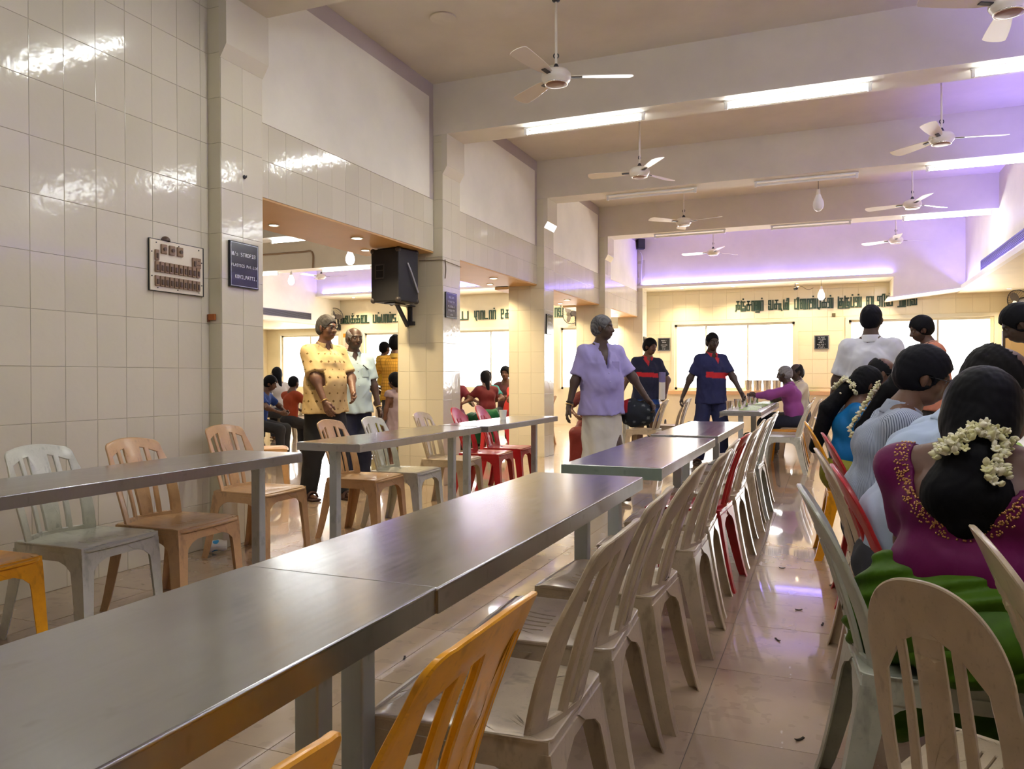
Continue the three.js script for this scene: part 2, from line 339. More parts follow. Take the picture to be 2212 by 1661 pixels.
// left hall tube lights
[[-9.6, -7.5], [-7.4, -7.5], [-10.6, -10.66], [-8.15, -10.66], [-6.1, -10.66], [-11.9, -13.95], [-9.5, -13.95], [-7.2, -13.95], [-5.6, -13.95]].forEach(([x, z]) => tubeLight(x, 3.455, z, true, 'lit tube light on a beam of the left hall', 'lit tube lights of the left hall'));
// blue LED strips on the ledges of the bulkheads
function ledStrip(x0, x1, y, z, label, lum, c1) {
  const t = thing('led_strip', label, 'light strip', [(x0 + x1) / 2, y, z]);
  put('strip', at(rbx(x1 - x0, 0.006, 0.014, 0.002), 0, 0, 0), M.white, t);
  const n = Math.round((x1 - x0) / 0.12), g = rbx(0.07, 0.006, 0.008, 0.002, 1), em = new THREE.MeshStandardMaterial({ color: 0xffffff, emissive: lin(0.05, 0.45, 1), emissiveIntensity: 2.2 });
  for (let i = 0; i < n; i++) { const m = put('diode', g, em, t); m.position.set(-(x1 - x0) / 2 + (i + 0.5) * (x1 - x0) / n, 0.005, 0); }
  const seg = 2; for (let i = 0; i < seg; i++) { const w = (x1 - x0) / seg, l = area('led_lamp', x0 + w * (i + 0.5), y + 0.012, z, w, 0.02, c1, lum, [x0 + w * (i + 0.5), y + 1.0, z - 0.10]); }
}
ledStrip(-3.75, 1.15, 3.163, -16.825, 'blue light strip on the ledge above the green lettering', 150, lin(0.22, 0.17, 1));
ledStrip(-12.2, -4.9, 3.33, -16.825, 'blue light strip on the ledge of the left hall bulkhead', 150, lin(0.22, 0.17, 1));
{ // strip along the side bulkhead lip
  const t = thing('led_strip', 'violet light strip hidden on the lip of the side bulkhead', 'light strip', [2.39, 2.842, -9]);
  put('strip', rbx(0.014, 0.006, 15.6, 0.002), M.white, t);
  put('diode_band', at(rbx(0.008, 0.005, 15.5, 0.002), 0, 0.005, 0), new THREE.MeshStandardMaterial({ color: 0xffffff, emissive: lin(0.15, 0.2, 1), emissiveIntensity: 2 }), t);
  for (let i = 0; i < 4; i++) { const z = -2.95 - i * 3.9; const l = new THREE.RectAreaLight(lin(0.24, 0.18, 1), 190, 3.8, 0.02); l.name = 'led_lamp'; l.position.set(2.385, 2.855, z); l.up.set(0, 0, 1); l.lookAt(2.38, 4.2, z); l.rotateZ(Math.PI / 2); scene.add(l); }
}
// warm downlights in the lintel soffits and the lowered ceilings
const warmGlow = new THREE.MeshStandardMaterial({ color: 0xffffff, emissive: lin(1, 0.80, 0.50), emissiveIntensity: 25 });
const trimRing = new THREE.TorusGeometry(0.042, 0.007, 6, 20).rotateX(Math.PI / 2), lens = cyl(0.038, 0.038, 0.006, 20);
function downlight(x, y, z, lum, label, group, s = 1) {
  const t = thing('downlight', label, 'downlight', [x, y, z], 0, group);
  put('ring', trimRing, M.white, t); put('lens', lens, warmGlow, t); t.scale.set(s, 1, s);
  const l = new THREE.SpotLight(lin(1, 0.78, 0.48), lum, 0, 1.15, 0.6); l.name = 'downlight_lamp'; l.position.set(x, y - 0.012, z); l.target.position.set(x, 0, z); l.shadow.radius = 1.8; l.castShadow = true;
  scene.add(l); scene.add(l.target);
}
for (let i = 0; i < 4; i++) { const za = PZ[i] - PW; for (const [x, dz] of [[-4.49, -1.0], [-4.13, -1.75], [-4.49, -2.45]]) downlight(x, x > -4.3 ? 2.472 : 2.487, za + dz, 7, 'small warm downlight recessed in the tan soffit of an opening', 'downlights in the tan soffits', x > -4.3 ? 1.25 : 1); }
for (const x of [-3.0, -1.9, -0.6, 0.7]) downlight(x, 3.117, -17.35, 9, 'small warm downlight in the lowered ceiling over the green lettering', 'downlights over the green lettering');
for (const [x, z] of [[3.2, -17.2], [3.2, -14.5], [3.2, -11.5], [3.2, -8.5], [3.2, -5.5]]) downlight(x, 2.817, z, 9, 'warm downlight in the lowered ceiling beside the air grille', 'downlights beside the air grille');
for (const x of [-11.6, -10.2, -8.8, -7.4, -6.0]) downlight(x, 3.267, -17.35, 10, 'warm downlight over the lettering of the left hall', 'downlights over the left hall lettering');
for (const z of [-17.0, -14.0]) downlight(-13.6, 2.517, z, 8, 'warm downlight in the side ceiling of the left hall', 'downlights of the left hall side ceiling');
// compact lamp bulbs hanging on short cords
function bulb(x, yTop, y, z, label, on) {
  const t = thing('hanging_bulb', label, 'bulb', [x, y, z]);
  put('cord', at(cyl(0.004, 0.004, yTop - y - 0.1, 6), 0, (yTop - y + 0.1) / 2, 0), M.darkMetal, t);
  put('holder', at(cyl(0.028, 0.022, 0.07, 14), 0, 0.135, 0), M.fanCream, t);
  const pr = [[0.001, -0.115], [0.03, -0.112], [0.058, -0.085], [0.07, -0.04], [0.066, 0.01], [0.045, 0.06], [0.03, 0.1]].map((p) => new THREE.Vector2(...p));
  put('globe', new THREE.LatheGeometry(pr, 20), on ? new THREE.MeshStandardMaterial({ color: 0xffffff, emissive: lin(0.95, 0.92, 1), emissiveIntensity: 1.6 }) : S(lin(0.85, 0.84, 0.85), { roughness: 0.25 }), t);
}
bulb(-0.115, 4.26, 3.44, -10.95, 'white bulb hanging below an unlit tube light', false);
bulb(-0.12, 3.12, 2.82, -16.95, 'white bulb hanging above the middle of the green lettering', true);
bulb(-6.81, 4.26, 3.0, -10.1, 'glowing white bulb in the left hall beside the loudspeaker', true);
bulb(-8.5, 3.27, 2.95, -16.95, 'glowing white bulb over the left hall lettering', true);
bulb(-10.9, 3.5, 3.3, -13.9, 'small white bulb under a left hall beam near the purple bulkhead', true);

// ---------------------------------------------------------------- ceiling fans
function fanProto(label) {
  const t = thing('ceiling_fan', label, 'ceiling fan');
  const rod = CEIL - 3.57;
  put('canopy', new THREE.LatheGeometry([[0.012, rod - 0.09], [0.03, rod - 0.08], [0.055, rod - 0.02], [0.06, rod]].map((p) => new THREE.Vector2(...p)), 18), M.darkMetal, t);
  put('down_rod', at(cyl(0.011, 0.011, rod - 0.05, 10), 0, rod / 2 + 0.02, 0), M.fanCream, t);
  put('shackle', at(new THREE.TorusGeometry(0.02, 0.005, 6, 14), 0, 0.17, 0), M.darkMetal, t); put('yoke', at(cyl(0.035, 0.012, 0.05, 14), 0, 0.08, 0), M.darkMetal, t);
  const m = put('motor', new THREE.LatheGeometry([[0.012, 0.065], [0.06, 0.06], [0.10, 0.045], [0.118, 0.02], [0.122, -0.01], [0.112, -0.03], [0.098, -0.045], [0.092, -0.055]].map((p) => new THREE.Vector2(...p)), 32), M.fanCream, t);
  put('bottom_cap', new THREE.LatheGeometry([[0.09, -0.052], [0.08, -0.064], [0.05, -0.070], [0.001, -0.070]].map((p) => new THREE.Vector2(...p)), 28), M.fanBrown, m);
  put('trim_ring', at(new THREE.TorusGeometry(0.088, 0.007, 8, 32).rotateX(Math.PI / 2), 0, -0.056, 0), M.chrome, m);
  for (let k = 0; k < 3; k++) {
    const sh = new THREE.Shape(); sh.moveTo(0.12, -0.03); sh.lineTo(0.20, -0.052); sh.quadraticCurveTo(0.4, -0.075, 0.58, -0.07); sh.quadraticCurveTo(0.615, -0.06, 0.62, 0.0); sh.quadraticCurveTo(0.615, 0.07, 0.58, 0.075); sh.quadraticCurveTo(0.4, 0.07, 0.20, 0.05); sh.lineTo(0.12, 0.03); sh.closePath();
    const g = new THREE.ExtrudeGeometry(sh, { depth: 0.003, bevelEnabled: true, bevelSize: 0.002, bevelThickness: 0.0015, bevelSegments: 1, curveSegments: 8 });
    g.rotateX(-Math.PI / 2);
    g.rotateX(0.20); g.rotateY(k * Math.PI * 2 / 3);
    const b = put('blade', uvm(g), M.fanCream, t);
    const br = new THREE.BoxGeometry(0.12, 0.006, 0.035); br.translate(0.15, -0.006, 0); br.rotateX(0.1); br.rotateY(k * Math.PI * 2 / 3);
    put('blade_bracket', br, M.darkMetal, b);
  }
  return t;
}
const fan0 = fanProto('cream ceiling fan over the steel tables beside the white wall panel');
fan0.position.set(-2.03, 3.57, -5.93); fan0.rotation.y = 0.35;
copyOf(fan0, [-2.06, 3.57, -9.05], 1.1, 'cream ceiling fan hanging behind the brightest cross beam above the lavender shirt');
copyOf(fan0, [-2.08, 3.57, -12.2], -0.28, 'cream ceiling fan in front of the beam beside the last pillars');
copyOf(fan0, [-2.06, 3.57, -15.4], 0.9, 'cream ceiling fan before the purple bulkhead left of the far bulb');
copyOf(fan0, [1.09, 3.57, -5.9], -0.55, 'cream ceiling fan above the woman with the jasmine garland');
copyOf(fan0, [1.07, 3.57, -8.95], 0.2, 'cream ceiling fan in the violet light beyond the brightest beam');
copyOf(fan0, [1.10, 3.57, -12.2], 0.75, 'cream ceiling fan beside the side bulkhead on the third bay');
copyOf(fan0, [1.12, 3.57, -15.3], 0.5, 'cream ceiling fan in front of the slanting corner box');
copyOf(fan0, [-7.5, 3.57, -10.2 - 1.4], 0.5, 'cream ceiling fan of the left hall beside the glowing bulb');
copyOf(fan0, [-11.2, 3.57, -15.4], 0.3, 'cream ceiling fan of the left hall before its purple bulkhead');

// ---------------------------------------------------------------- steel tables on single posts
const TH = 0.75;
function tableProto(L, W, label) {
  const t = thing('steel_table', label, 'table');
  const top = put('tabletop', at(rbx(W, 0.012, L, 0.005, 2), 0, TH - 0.006, 0), M.steel, t);
  put('folded_edge', merge([bx(-W / 2, TH - 0.05, -L / 2, -W / 2 + 0.004, TH - 0.006, L / 2), bx(W / 2 - 0.004, TH - 0.05, -L / 2, W / 2, TH - 0.006, L / 2), bx(-W / 2, TH - 0.05, L / 2 - 0.004, W / 2, TH - 0.006, L / 2), bx(-W / 2, TH - 0.05, -L / 2, W / 2, TH - 0.006, -L / 2 + 0.004)]), M.steelEdge, t);
  put('stiffener', bx(-0.05, TH - 0.045, -L / 2 + 0.01, 0.05, TH - 0.012, L / 2 - 0.01), M.galv, t);
  for (const s of [-1, 1]) {
    const z = s * (L / 2 - 0.075);
    const p = put('leg', merge([at(rbx(0.055, TH - 0.04, 0.05, 0.005), 0, (TH - 0.04) / 2 + 0.004, z), bx(-W / 2 + 0.03, TH - 0.045, z - 0.02, W / 2 - 0.03, TH - 0.012, z + 0.02)]), M.galv, t);
    put('base_plate', bx(-0.07, 0, z - 0.07, 0.07, 0.006, z + 0.07), M.galv, p);
  }
  return t;
}
const tb0 = tableProto(1.76, 0.46, 'scratched stainless steel table right in front of the yellow chairs');
tb0.position.set(-0.92, 0, -0.43);
const tb = (x, z, label, dy = 0) => copyOf(tb0, [x, 0, z], 0, label);
tb(-0.915, -2.185, 'stainless steel table butted to the scratched one, ahead of the yellow chairs');
const greenEnd = tb(-0.905, -4.27, 'stainless steel table with a greenish end board beside the man in the dhoti');
put('end_board', bx(-0.232, TH - 0.056, 0.878, 0.232, TH - 0.003, 0.886), P(lin(0.30, 0.38, 0.33), { metalness: 0.5, roughness: 0.5, map: tx.steelC }), greenEnd);
tb(-0.915, -6.24, 'stainless steel table mirroring the window, beyond the one with the greenish end');
tb(-2.83, -2.52, 'stainless steel table along the switchboard wall by the white chair');
tb(-2.83, -0.72, 'stainless steel table along the switchboard wall by the yellow seat');
tb(-2.83, -4.83, 'stainless steel table in front of the two men standing together');
tb(-2.80, -6.66, 'stainless steel table carrying the paper cup by the red chairs');
tb(-0.93, -10.1, 'table laid with white paper where the man in purple eats');
tb(-0.93, -11.88, 'table laid with white paper under the window with steel tumblers');
tb(-3.0, -11.3, 'steel table behind the man in the blue check lungi');
tb(-3.0, -13.1, 'table laid with white paper left of the far window');
for (let i = 0; i < 4; i++) tb(1.0, -1.9 - i * 1.8, ['steel table at which the woman with the big jasmine garland eats', 'steel table at which the balding man in blue eats', 'steel table at which the woman in the blue blouse eats', 'steel table beside the man in the white shirt'][i]);
// white paper roll spread over the dining tables, with banana leaves and tumblers
const paperMat = S(lin(0.85, 0.85, 0.84), { roughness: 0.8, side: THREE.DoubleSide });
function paper(x, z, L, W, label) {
  const g = new THREE.PlaneGeometry(W, L, 10, 30); g.rotateX(-Math.PI / 2);
  const p = g.attributes.position;
  for (let i = 0; i < p.count; i++) { const u = p.getX(i), w = Math.abs(u) - 0.225; p.setY(i, w > 0 ? -w * 2.2 - 0.002 : 0.0012 * (1 + Math.sin(p.getZ(i) * 9 + u * 7))); if (w > 0) p.setX(i, Math.sign(u) * (0.233 + w * 0.1)); }
  g.computeVertexNormals();
  const m = put('paper_cover', g, paperMat); m.position.set(x, TH + 0.003, z); tag(m, label, 'paper');
}
paper(-0.93, -10.1, 1.76, 0.52, 'white paper spread over the table of the man in purple');
paper(-0.93, -11.88, 1.76, 0.52, 'white paper spread over the table next to the tumblers');
paper(-3.0, -13.1, 1.76, 0.52, 'white paper spread over the table left of the far window');
paper(1.0, -1.9, 1.74, 0.50, 'white paper under the banana leaf beside the jasmine garland');
paper(1.0, -3.7, 1.74, 0.50, 'white paper on the table of the balding man');
paper(1.0, -5.5, 1.74, 0.50, 'white paper on the table of the woman in the blue blouse');
const leafMats = [S(lin(0.12, 0.30, 0.04), { roughness: 0.4, side: THREE.DoubleSide }), S(lin(0.25, 0.42, 0.07), { roughness: 0.4, side: THREE.DoubleSide })];
function leaf(x, y, z, turn, label, group, s = 1) {
  const g = new THREE.PlaneGeometry(0.44 * s, 0.22 * s, 14, 8); g.rotateX(-Math.PI / 2);
  const p = g.attributes.position;
  for (let i = 0; i < p.count; i++) { const u = p.getX(i) / (0.22 * s), v = p.getZ(i); p.setZ(i, v * Math.sqrt(Math.max(0.02, 1 - Math.pow((u + 0.35) / 1.36, 2) * (u > -0.35 ? 1 : 0.5)))); p.setY(i, 0.004 + 0.012 * Math.abs(v) + 0.006 * Math.sin(u * 5 + x * 3)); }
  g.computeVertexNormals();
  const t = thing('banana_leaf', label, 'leaf', [x, y, z], turn, group);
  put('blade', g, leafMats[Math.abs(Math.round(z * 7)) % 2], t);
  const rib = cyl(0.004, 0.002, 0.42 * s, 6); rib.rotateZ(Math.PI / 2); put('midrib', at(rib, 0, 0.007, 0), leafMats[1], t);
}
for (let i = 0; i < 9; i++) leaf(1.0 - 0.09, TH + 0.0095, -1.55 - i * 0.62, Math.PI / 2, 'banana leaf laid on the paper in front of a seated diner', 'banana leaves of the diners');
for (let i = 0; i < 6; i++) leaf(-0.86, TH + 0.0095, -9.6 - i * 0.55, Math.PI / 2, 'banana leaf laid on the far paper covered table', 'banana leaves on the far table');
for (let i = 0; i < 4; i++) leaf(-3.0, TH + 0.0095, -12.5 - i * 0.4, Math.PI / 2, 'banana leaf on the table left of the far window', 'banana leaves left of the far window');
for (const [x, a] of [[-3.05, 0.4], [-2.55, 2.2], [-2.15, -0.5], [-0.32, 0.2]]) leaf(x, SILL - 0.016, ZFAR + 0.14, a, 'cut banana leaf lying on the window ledge', 'banana leaves on the window ledge', 0.8);
// steel tumblers
const tumblerGeo = new THREE.LatheGeometry([[0.001, 0.002], [0.03, 0], [0.034, 0.004], [0.044, 0.11], [0.045, 0.112], [0.042, 0.11], [0.033, 0.008], [0.001, 0.008]].map((p) => new THREE.Vector2(...p)), 20);
const potGeo = new THREE.LatheGeometry([[0.001, 0.002], [0.07, 0], [0.078, 0.01], [0.095, 0.23], [0.1, 0.235], [0.092, 0.23], [0.074, 0.012], [0.001, 0.012]].map((p) => new THREE.Vector2(...p)), 24);
for (let i = 0; i < 8; i++) { const m = put('steel_tumbler', tumblerGeo, M.chrome); m.position.set(-1.06 + (i % 2) * 0.05, TH + 0.006, -9.35 - i * 0.42); tag(m, 'steel tumbler on the far paper covered table', 'tumbler', 'tumblers on the far table'); }
for (let i = 0; i < 6; i++) { const m = put('water_jug', potGeo, M.chrome); m.position.set(-1.62 + i * 0.20, SILL - 0.018, ZFAR + 0.14 + 0.02 * (i % 2)); tag(m, 'tall steel jug standing on the window ledge', 'jug', 'steel jugs on the window ledge'); }
// paper cup on the left table
{
  const t = thing('paper_cup', 'small white paper cup standing alone on a steel table', 'cup', [-2.86, TH, -6.78]);
  put('cup', new THREE.LatheGeometry([[0.001, 0.004], [0.026, 0.003], [0.028, 0], [0.038, 0.088], [0.0365, 0.088], [0.0265, 0.006], [0.001, 0.006]].map((p) => new THREE.Vector2(...p)), 24), S(lin(0.84, 0.84, 0.80), { roughness: 0.6 }), t);
  put('rolled_rim', at(new THREE.TorusGeometry(0.038, 0.0018, 6, 24).rotateX(Math.PI / 2), 0, 0.088, 0), S(lin(0.86, 0.86, 0.84), { roughness: 0.5 }), t);
}
// crumpled cup on the floor by the wall
{
  const t = thing('crumpled_cup', 'crumpled white and blue paper cup lying by the wall tiles', 'litter', [-3.72, 0.045, -3.98], 0.7);
  const g = new THREE.CylinderGeometry(0.04, 0.032, 0.11, 18, 6); const p = g.attributes.position;
  for (let i = 0; i < p.count; i++) { const k = 1 + 0.12 * Math.sin(p.getY(i) * 80 + p.getX(i) * 60); p.setX(i, p.getX(i) * k); p.setZ(i, p.getZ(i) * k * 0.85); }
  g.rotateZ(Math.PI / 2); g.computeVertexNormals();
  put('cup', g, S(0xffffff, { map: canvasTex(128, 64, (c, w, h) => { c.fillStyle = '#e6e6e0'; c.fillRect(0, 0, w, h); c.fillStyle = '#3aa0d8'; for (const [x, y] of [[20, 24], [70, 36], [104, 20]]) { c.beginPath(); c.arc(x, y, 11, 0, 7); c.fill(); } }), roughness: 0.6 }), t);
}
// ---------------------------------------------------------------- moulded plastic chairs (front = +z, 0.83 m tall)
const tess = new TessellateModifier(0.035, 5);
function bendSheet(shape, depth, bend, bev = 0.003) {
  let g = new THREE.ExtrudeGeometry(shape, { depth, bevelEnabled: true, bevelSize: bev, bevelThickness: bev, bevelSegments: 1, curveSegments: 6, bevelOffset: -bev });
  g.deleteAttribute('uv'); g.deleteAttribute('normal');
  g = tess.modify(g);
  const p = g.attributes.position;
  for (let i = 0; i < p.count; i++) { const [x, y, z] = bend(p.getX(i), p.getY(i), p.getZ(i)); p.setXYZ(i, x, y, z); }
  g = toCreasedNormals(g, 0.7);
  return uvm(g);
}
const smooth = (a, b, x) => { const t = Math.max(0, Math.min(1, (x - a) / (b - a))); return t * t * (3 - 2 * t); };
const vec2s = (a) => a.map((p) => new THREE.Vector2(...p));
function chairGeos(round) {
  // back outline in (s, t)
  const half = (t) => round ? (t < 0.24 ? 0.178 + 0.012 * Math.sin(t / 0.24 * Math.PI) : 0.178 * Math.sqrt(Math.max(0, 1 - Math.pow((t - 0.24) / 0.185, 2.2)))) : (0.182 + 0.012 * Math.sin(Math.min(1, t / 0.34) * Math.PI) - 0.012 * smooth(0.2, 0.36, t));
  const L = [], TT = round ? 0.425 : 0.415;
  if (round) { const n = 34; for (let i = 0; i <= n; i++) { const t = TT * (i / n < 0.5 ? i / n : i / n); L.push([half(t), t]); } const arc = []; for (let a = 0; a <= 24; a++) { const th = a / 24 * Math.PI / 2; arc.push([0.178 * Math.pow(Math.cos(th), 0.85), 0.24 + 0.185 * Math.pow(Math.sin(th), 0.95)]); } L.length = 0; for (let i = 0; i <= 12; i++) { const t = i / 12 * 0.24; L.push([half(t), t]); } L.push(...arc.slice(1)); }
  else { for (let i = 0; i <= 14; i++) { const t = i / 14 * 0.352; L.push([half(t), t]); } const w = half(0.352); for (let a = 1; a <= 8; a++) { const th = a / 8 * Math.PI / 2; L.push([w - 0.042 + 0.042 * Math.cos(th), 0.352 + 0.038 * Math.sin(th)]); } for (let i = 1; i <= 6; i++) { const s = (w - 0.042) * (1 - i / 6); L.push([s, 0.39 + 0.017 * (1 - Math.pow(s / (w - 0.042), 2))]); } }
  const out = [...L, ...L.slice(0, -1).reverse().map(([s, t]) => [-s, t])];
  const shape = new THREE.Shape(vec2s(out));
  // slots: between the side rail, slat and central splat
  const topOf = (s) => round ? 0.325 - 0.075 * Math.pow(Math.abs(s) / 0.12, 2.2) : 0.358 - 0.040 * Math.pow(Math.abs(s) / 0.15, 2);
  const inner = (t) => half(Math.min(t, 0.24)) - 0.044 - (round ? 0.010 : 0.004);
  const fan = (t, a, b) => a + (b - a) * smooth(0, 0.33, t);
  const slot = (fa, fb, sgn) => {
    const t0 = 0.035, pts = [], n = 10;
    const A = [], B = [];
    for (let i = 0; i <= n; i++) { const k = i / n; const ta = t0 + (topOf(fa(0.26)) - t0) * k, tb = t0 + (topOf(fb(0.26)) - t0) * k; A.push([sgn * fa(ta), ta]); B.push([sgn * fb(tb), tb]); }
    pts.push(...A, ...B.reverse());
    return new THREE.Path(vec2s(sgn > 0 ? pts : pts.slice().reverse()));
  };
  const c0 = (t) => fan(t, 0.040, round ? 0.036 : 0.050), c1 = (t) => c0(t) + (round ? 0.020 : 0.026), d0 = (t) => fan(t, 0.090, round ? 0.080 : 0.100), d1 = (t) => Math.max(d0(t) + 0.012, inner(t));
  for (const sgn of [1, -1]) { shape.holes.push(slot(c0, c1, sgn)); shape.holes.push(slot(d0, d1, sgn)); }
  const bend = (s, t, n) => {
    const q = Math.max(0, t) / 0.42, c = 0.055 - 0.028 * q, u = s / 0.19;
    // flutes of the central splat
    const fl = Math.abs(s) < 0.05 && t > 0.03 && t < 0.33 ? 0.0025 * Math.cos(s / 0.05 * Math.PI * 3) : 0;
    return [s * (1 + 0.02 * q), 0.412 + t * 1.10 - 0.02 * q * q, -0.195 - 0.085 * q - 0.055 * q * q + c * u * u + n + fl - 0.004];
  };
  const back = bendSheet(shape, 0.008, bend);
  // seat: rounded plate with five curved slots near its front, dished
  const ss = new THREE.Shape(); ss.moveTo(-0.175, -0.205); ss.lineTo(0.175, -0.205); ss.quadraticCurveTo(0.195, -0.2, 0.198, -0.17); ss.lineTo(0.212, 0.17); ss.quadraticCurveTo(0.212, 0.215, 0.17, 0.22); ss.quadraticCurveTo(0, 0.232, -0.17, 0.22); ss.quadraticCurveTo(-0.212, 0.215, -0.212, 0.17); ss.lineTo(-0.198, -0.17); ss.quadraticCurveTo(-0.195, -0.2, -0.175, -0.205);
  for (let k = -2; k <= 2; k++) { const x = k * 0.034, a = []; for (let i = 0; i <= 6; i++) { const v = i / 6; a.push([x + 0.012 * Math.sin(v * Math.PI) * 0 + k * 0.004 * v, 0.03 + 0.10 * v]); } const p = [...a.map(([u, w]) => [u - 0.0022, w]), ...a.slice().reverse().map(([u, w]) => [u + 0.0022, w])]; ss.holes.push(new THREE.Path(vec2s(p))); }
  const seat0 = bendSheet(ss, 0.006, (x, y, n) => { const e = 1 - Math.min(1, Math.pow(x / 0.2, 4)) , f = smooth(0.22, 0.05, y) ; return [x, 0.432 - 0.014 * e * f * smooth(-0.22, -0.1, y) - 0.012 * smooth(0.17, 0.225, y) - n, y]; }, 0.0025);
  // apron under the seat
  const ring = []; const cor = [[-0.195, -0.2], [0.195, -0.2], [0.211, 0.205], [-0.211, 0.205]];
  const pts = []; for (let k = 0; k < 4; k++) { const [ax, az] = cor[k], [bx_, bz_] = cor[(k + 1) % 4]; for (let i = 0; i < 6; i++) pts.push([ax + (bx_ - ax) * i / 6, az + (bz_ - az) * i / 6]); }
  const pos = [], idx = []; const lay = [[1, 0.43], [1.012, 0.368], [0.985, 0.368], [0.975, 0.425]];
  for (const [k, y] of lay) for (const [x, z] of pts) pos.push(x * k, y, z * k);
  const N = pts.length; for (let r = 0; r < 4; r++) for (let i = 0; i < N; i++) { const a = r * N + i, b = r * N + (i + 1) % N, c = ((r + 1) % 4) * N + i, d = ((r + 1) % 4) * N + (i + 1) % N; idx.push(a, b, c, b, d, c); }
  let ap = new THREE.BufferGeometry(); ap.setAttribute('position', new THREE.Float32BufferAttribute(pos, 3)); ap.setIndex(idx); ap = toCreasedNormals(ap, 0.7); uvm(ap);
  const seat = merge([seat0, ap]);
  // legs: L-shaped channel that flares into the apron
  const leg = (sx, front) => {
    const rows = 16, P_ = [], I = [], zs = front ? 1 : -1;
    const cx0 = front ? 0.222 : 0.215, cz0 = front ? 0.235 : 0.285, cx1 = front ? 0.212 : 0.197, cz1 = front ? 0.208 : 0.205, th = 0.005;
    for (let r = 0; r <= rows; r++) {
      const v = r / rows, y = v * 0.405, cx = cx0 + (cx1 - cx0) * v, cz = cz0 + (cz1 - cz0) * Math.pow(v, front ? 1 : 0.8);
      const fl = Math.pow(smooth(0.74, 0.99, v), 2.6), wx = 0.040 + 0.022 * v + 0.13 * fl, wz = 0.046 + 0.026 * v + 0.12 * fl;
      const q = [[cx, cz], [cx - wx, cz], [cx - wx, cz - th], [cx - th, cz - th], [cx - th, cz - wz], [cx, cz - wz]];
      for (const [x, z] of q) P_.push(sx * x, y, zs * z);
    }
    const flip = sx * zs > 0;
    const tri = (a, b, c) => flip ? I.push(a, c, b) : I.push(a, b, c);
    for (let r = 0; r < rows; r++) for (let k = 0; k < 6; k++) { const a = r * 6 + k, b = r * 6 + (k + 1) % 6; tri(a, b, b + 6); tri(a, b + 6, a + 6); }
    for (const [b, s] of [[0, 1], [rows * 6, -1]]) for (const [i, j, k] of [[0, 1, 2], [0, 2, 3], [0, 3, 4], [0, 4, 5]]) s > 0 ? tri(b + i, b + k, b + j) : tri(b + i, b + j, b + k);
    let g = new THREE.BufferGeometry(); g.setAttribute('position', new THREE.Float32BufferAttribute(P_, 3)); g.setIndex(I); g = toCreasedNormals(g, 0.6);
    return uvm(g);
  };
  return { back, seat, legs: [leg(1, true), leg(-1, true), leg(1, false), leg(-1, false)] };
}
const chairKinds = { fan: chairGeos(false), round: chairGeos(true) };
const plas = (r, g, b, o = {}) => P(lin(r, g, b), { roughness: 0.36, map: tx.plasticC, clearcoat: 0.35, clearcoatRoughness: 0.14, ...o });
const chairMat = { white: plas(0.60, 0.61, 0.56), tan: plas(0.60, 0.36, 0.18), cream: plas(0.58, 0.47, 0.34), grey: plas(0.48, 0.50, 0.46), beige: plas(0.55, 0.45, 0.34), yellow: plas(0.92, 0.41, 0.003), red: plas(0.50, 0.012, 0.02) };
const chairProto = new Map();
function chair(kind, color, x, z, deg, label, group) {            // deg: direction the sitter faces, 0 = +x, 90 = -z
  const key = kind + color, turn = R(deg + 90);
  if (!chairProto.has(key)) {
    const G = chairKinds[kind], m = chairMat[color], t = thing('plastic_chair', label, 'chair', [x, 0, z], turn, group);
    put('seat', G.seat, m, t); put('backrest', G.back, m, t); G.legs.forEach((g) => put('leg', g, m, t));
    chairProto.set(key, t);
    return t;
  }
  const c = copyOf(chairProto.get(key), [x, 0, z], turn, label);
  delete c.userData.group; if (group) c.userData.group = group;
  return c;
}
// left row, backs to the tiled wall, facing the tables
chair('fan', 'yellow', -3.16, -1.97, 0, 'bright yellow plastic chair by the switchboard wall, beside the white chair');
chair('fan', 'white', -3.12, -2.52, 3, 'greyish white plastic chair against the tiled wall');
chair('fan', 'tan', -3.05, -2.98, 2, 'tan plastic chair between the white chair and the pillar');
chair('fan', 'tan', -3.42, -4.03, 0, 'tan plastic chair standing before the first pillar with the plaque');
chair('fan', 'tan', -3.13, -4.82, 3, 'tan plastic chair in front of the man in the light blue shirt');
chair('fan', 'white', -3.06, -5.29, 3, 'off-white plastic chair next to the tan one before the loudspeaker pillar');
chair('fan', 'cream', -3.12, -6.2, 3, 'cream plastic chair standing against the loudspeaker pillar');
chair('round', 'red', -3.05, -6.80, 4, 'red plastic chair beside the loudspeaker pillar');
chair('round', 'red', -3.06, -7.38, 4, 'red plastic chair behind the steel table with the paper cup');
// right-hand row along the near steel tables, facing them
const RX = -0.735;
[['yellow', -0.47, 'yellow plastic chair at the near end of the scratched steel table'], ['yellow', -0.97, 'yellow plastic chair pulled up beside the greyish beige one'], ['beige', -1.62, 'greyish beige plastic chair next to the yellow ones'], ['beige', -2.16, 'greyish beige plastic chair, second after the yellow ones'], ['cream', -2.70, 'cream plastic chair, third after the yellow ones'], ['beige', -3.42, 'greyish beige plastic chair by the gap between the steel tables'],
 ['cream', -3.98, 'cream plastic chair next to the red one by the greenish table end'], ['red', -4.46, 'red plastic chair in the row of cream chairs along the steel tables'], ['cream', -5.02, 'cream plastic chair, first beyond the red one of its row'], ['beige', -5.55, 'greyish beige plastic chair, second beyond the red one of its row'], ['cream', -6.2, 'cream plastic chair, third beyond the red one of its row'], ['grey', -6.75, 'greyish white plastic chair, fourth beyond the red one of its row'], ['cream', -7.3, 'cream plastic chair at the far end of the steel tables']].forEach(([c, z, l], i) => chair(i % 5 === 4 ? 'round' : 'fan', c, RX + (i % 3) * 0.012, z, 180 + (i * 37) % 7 - 3, l));
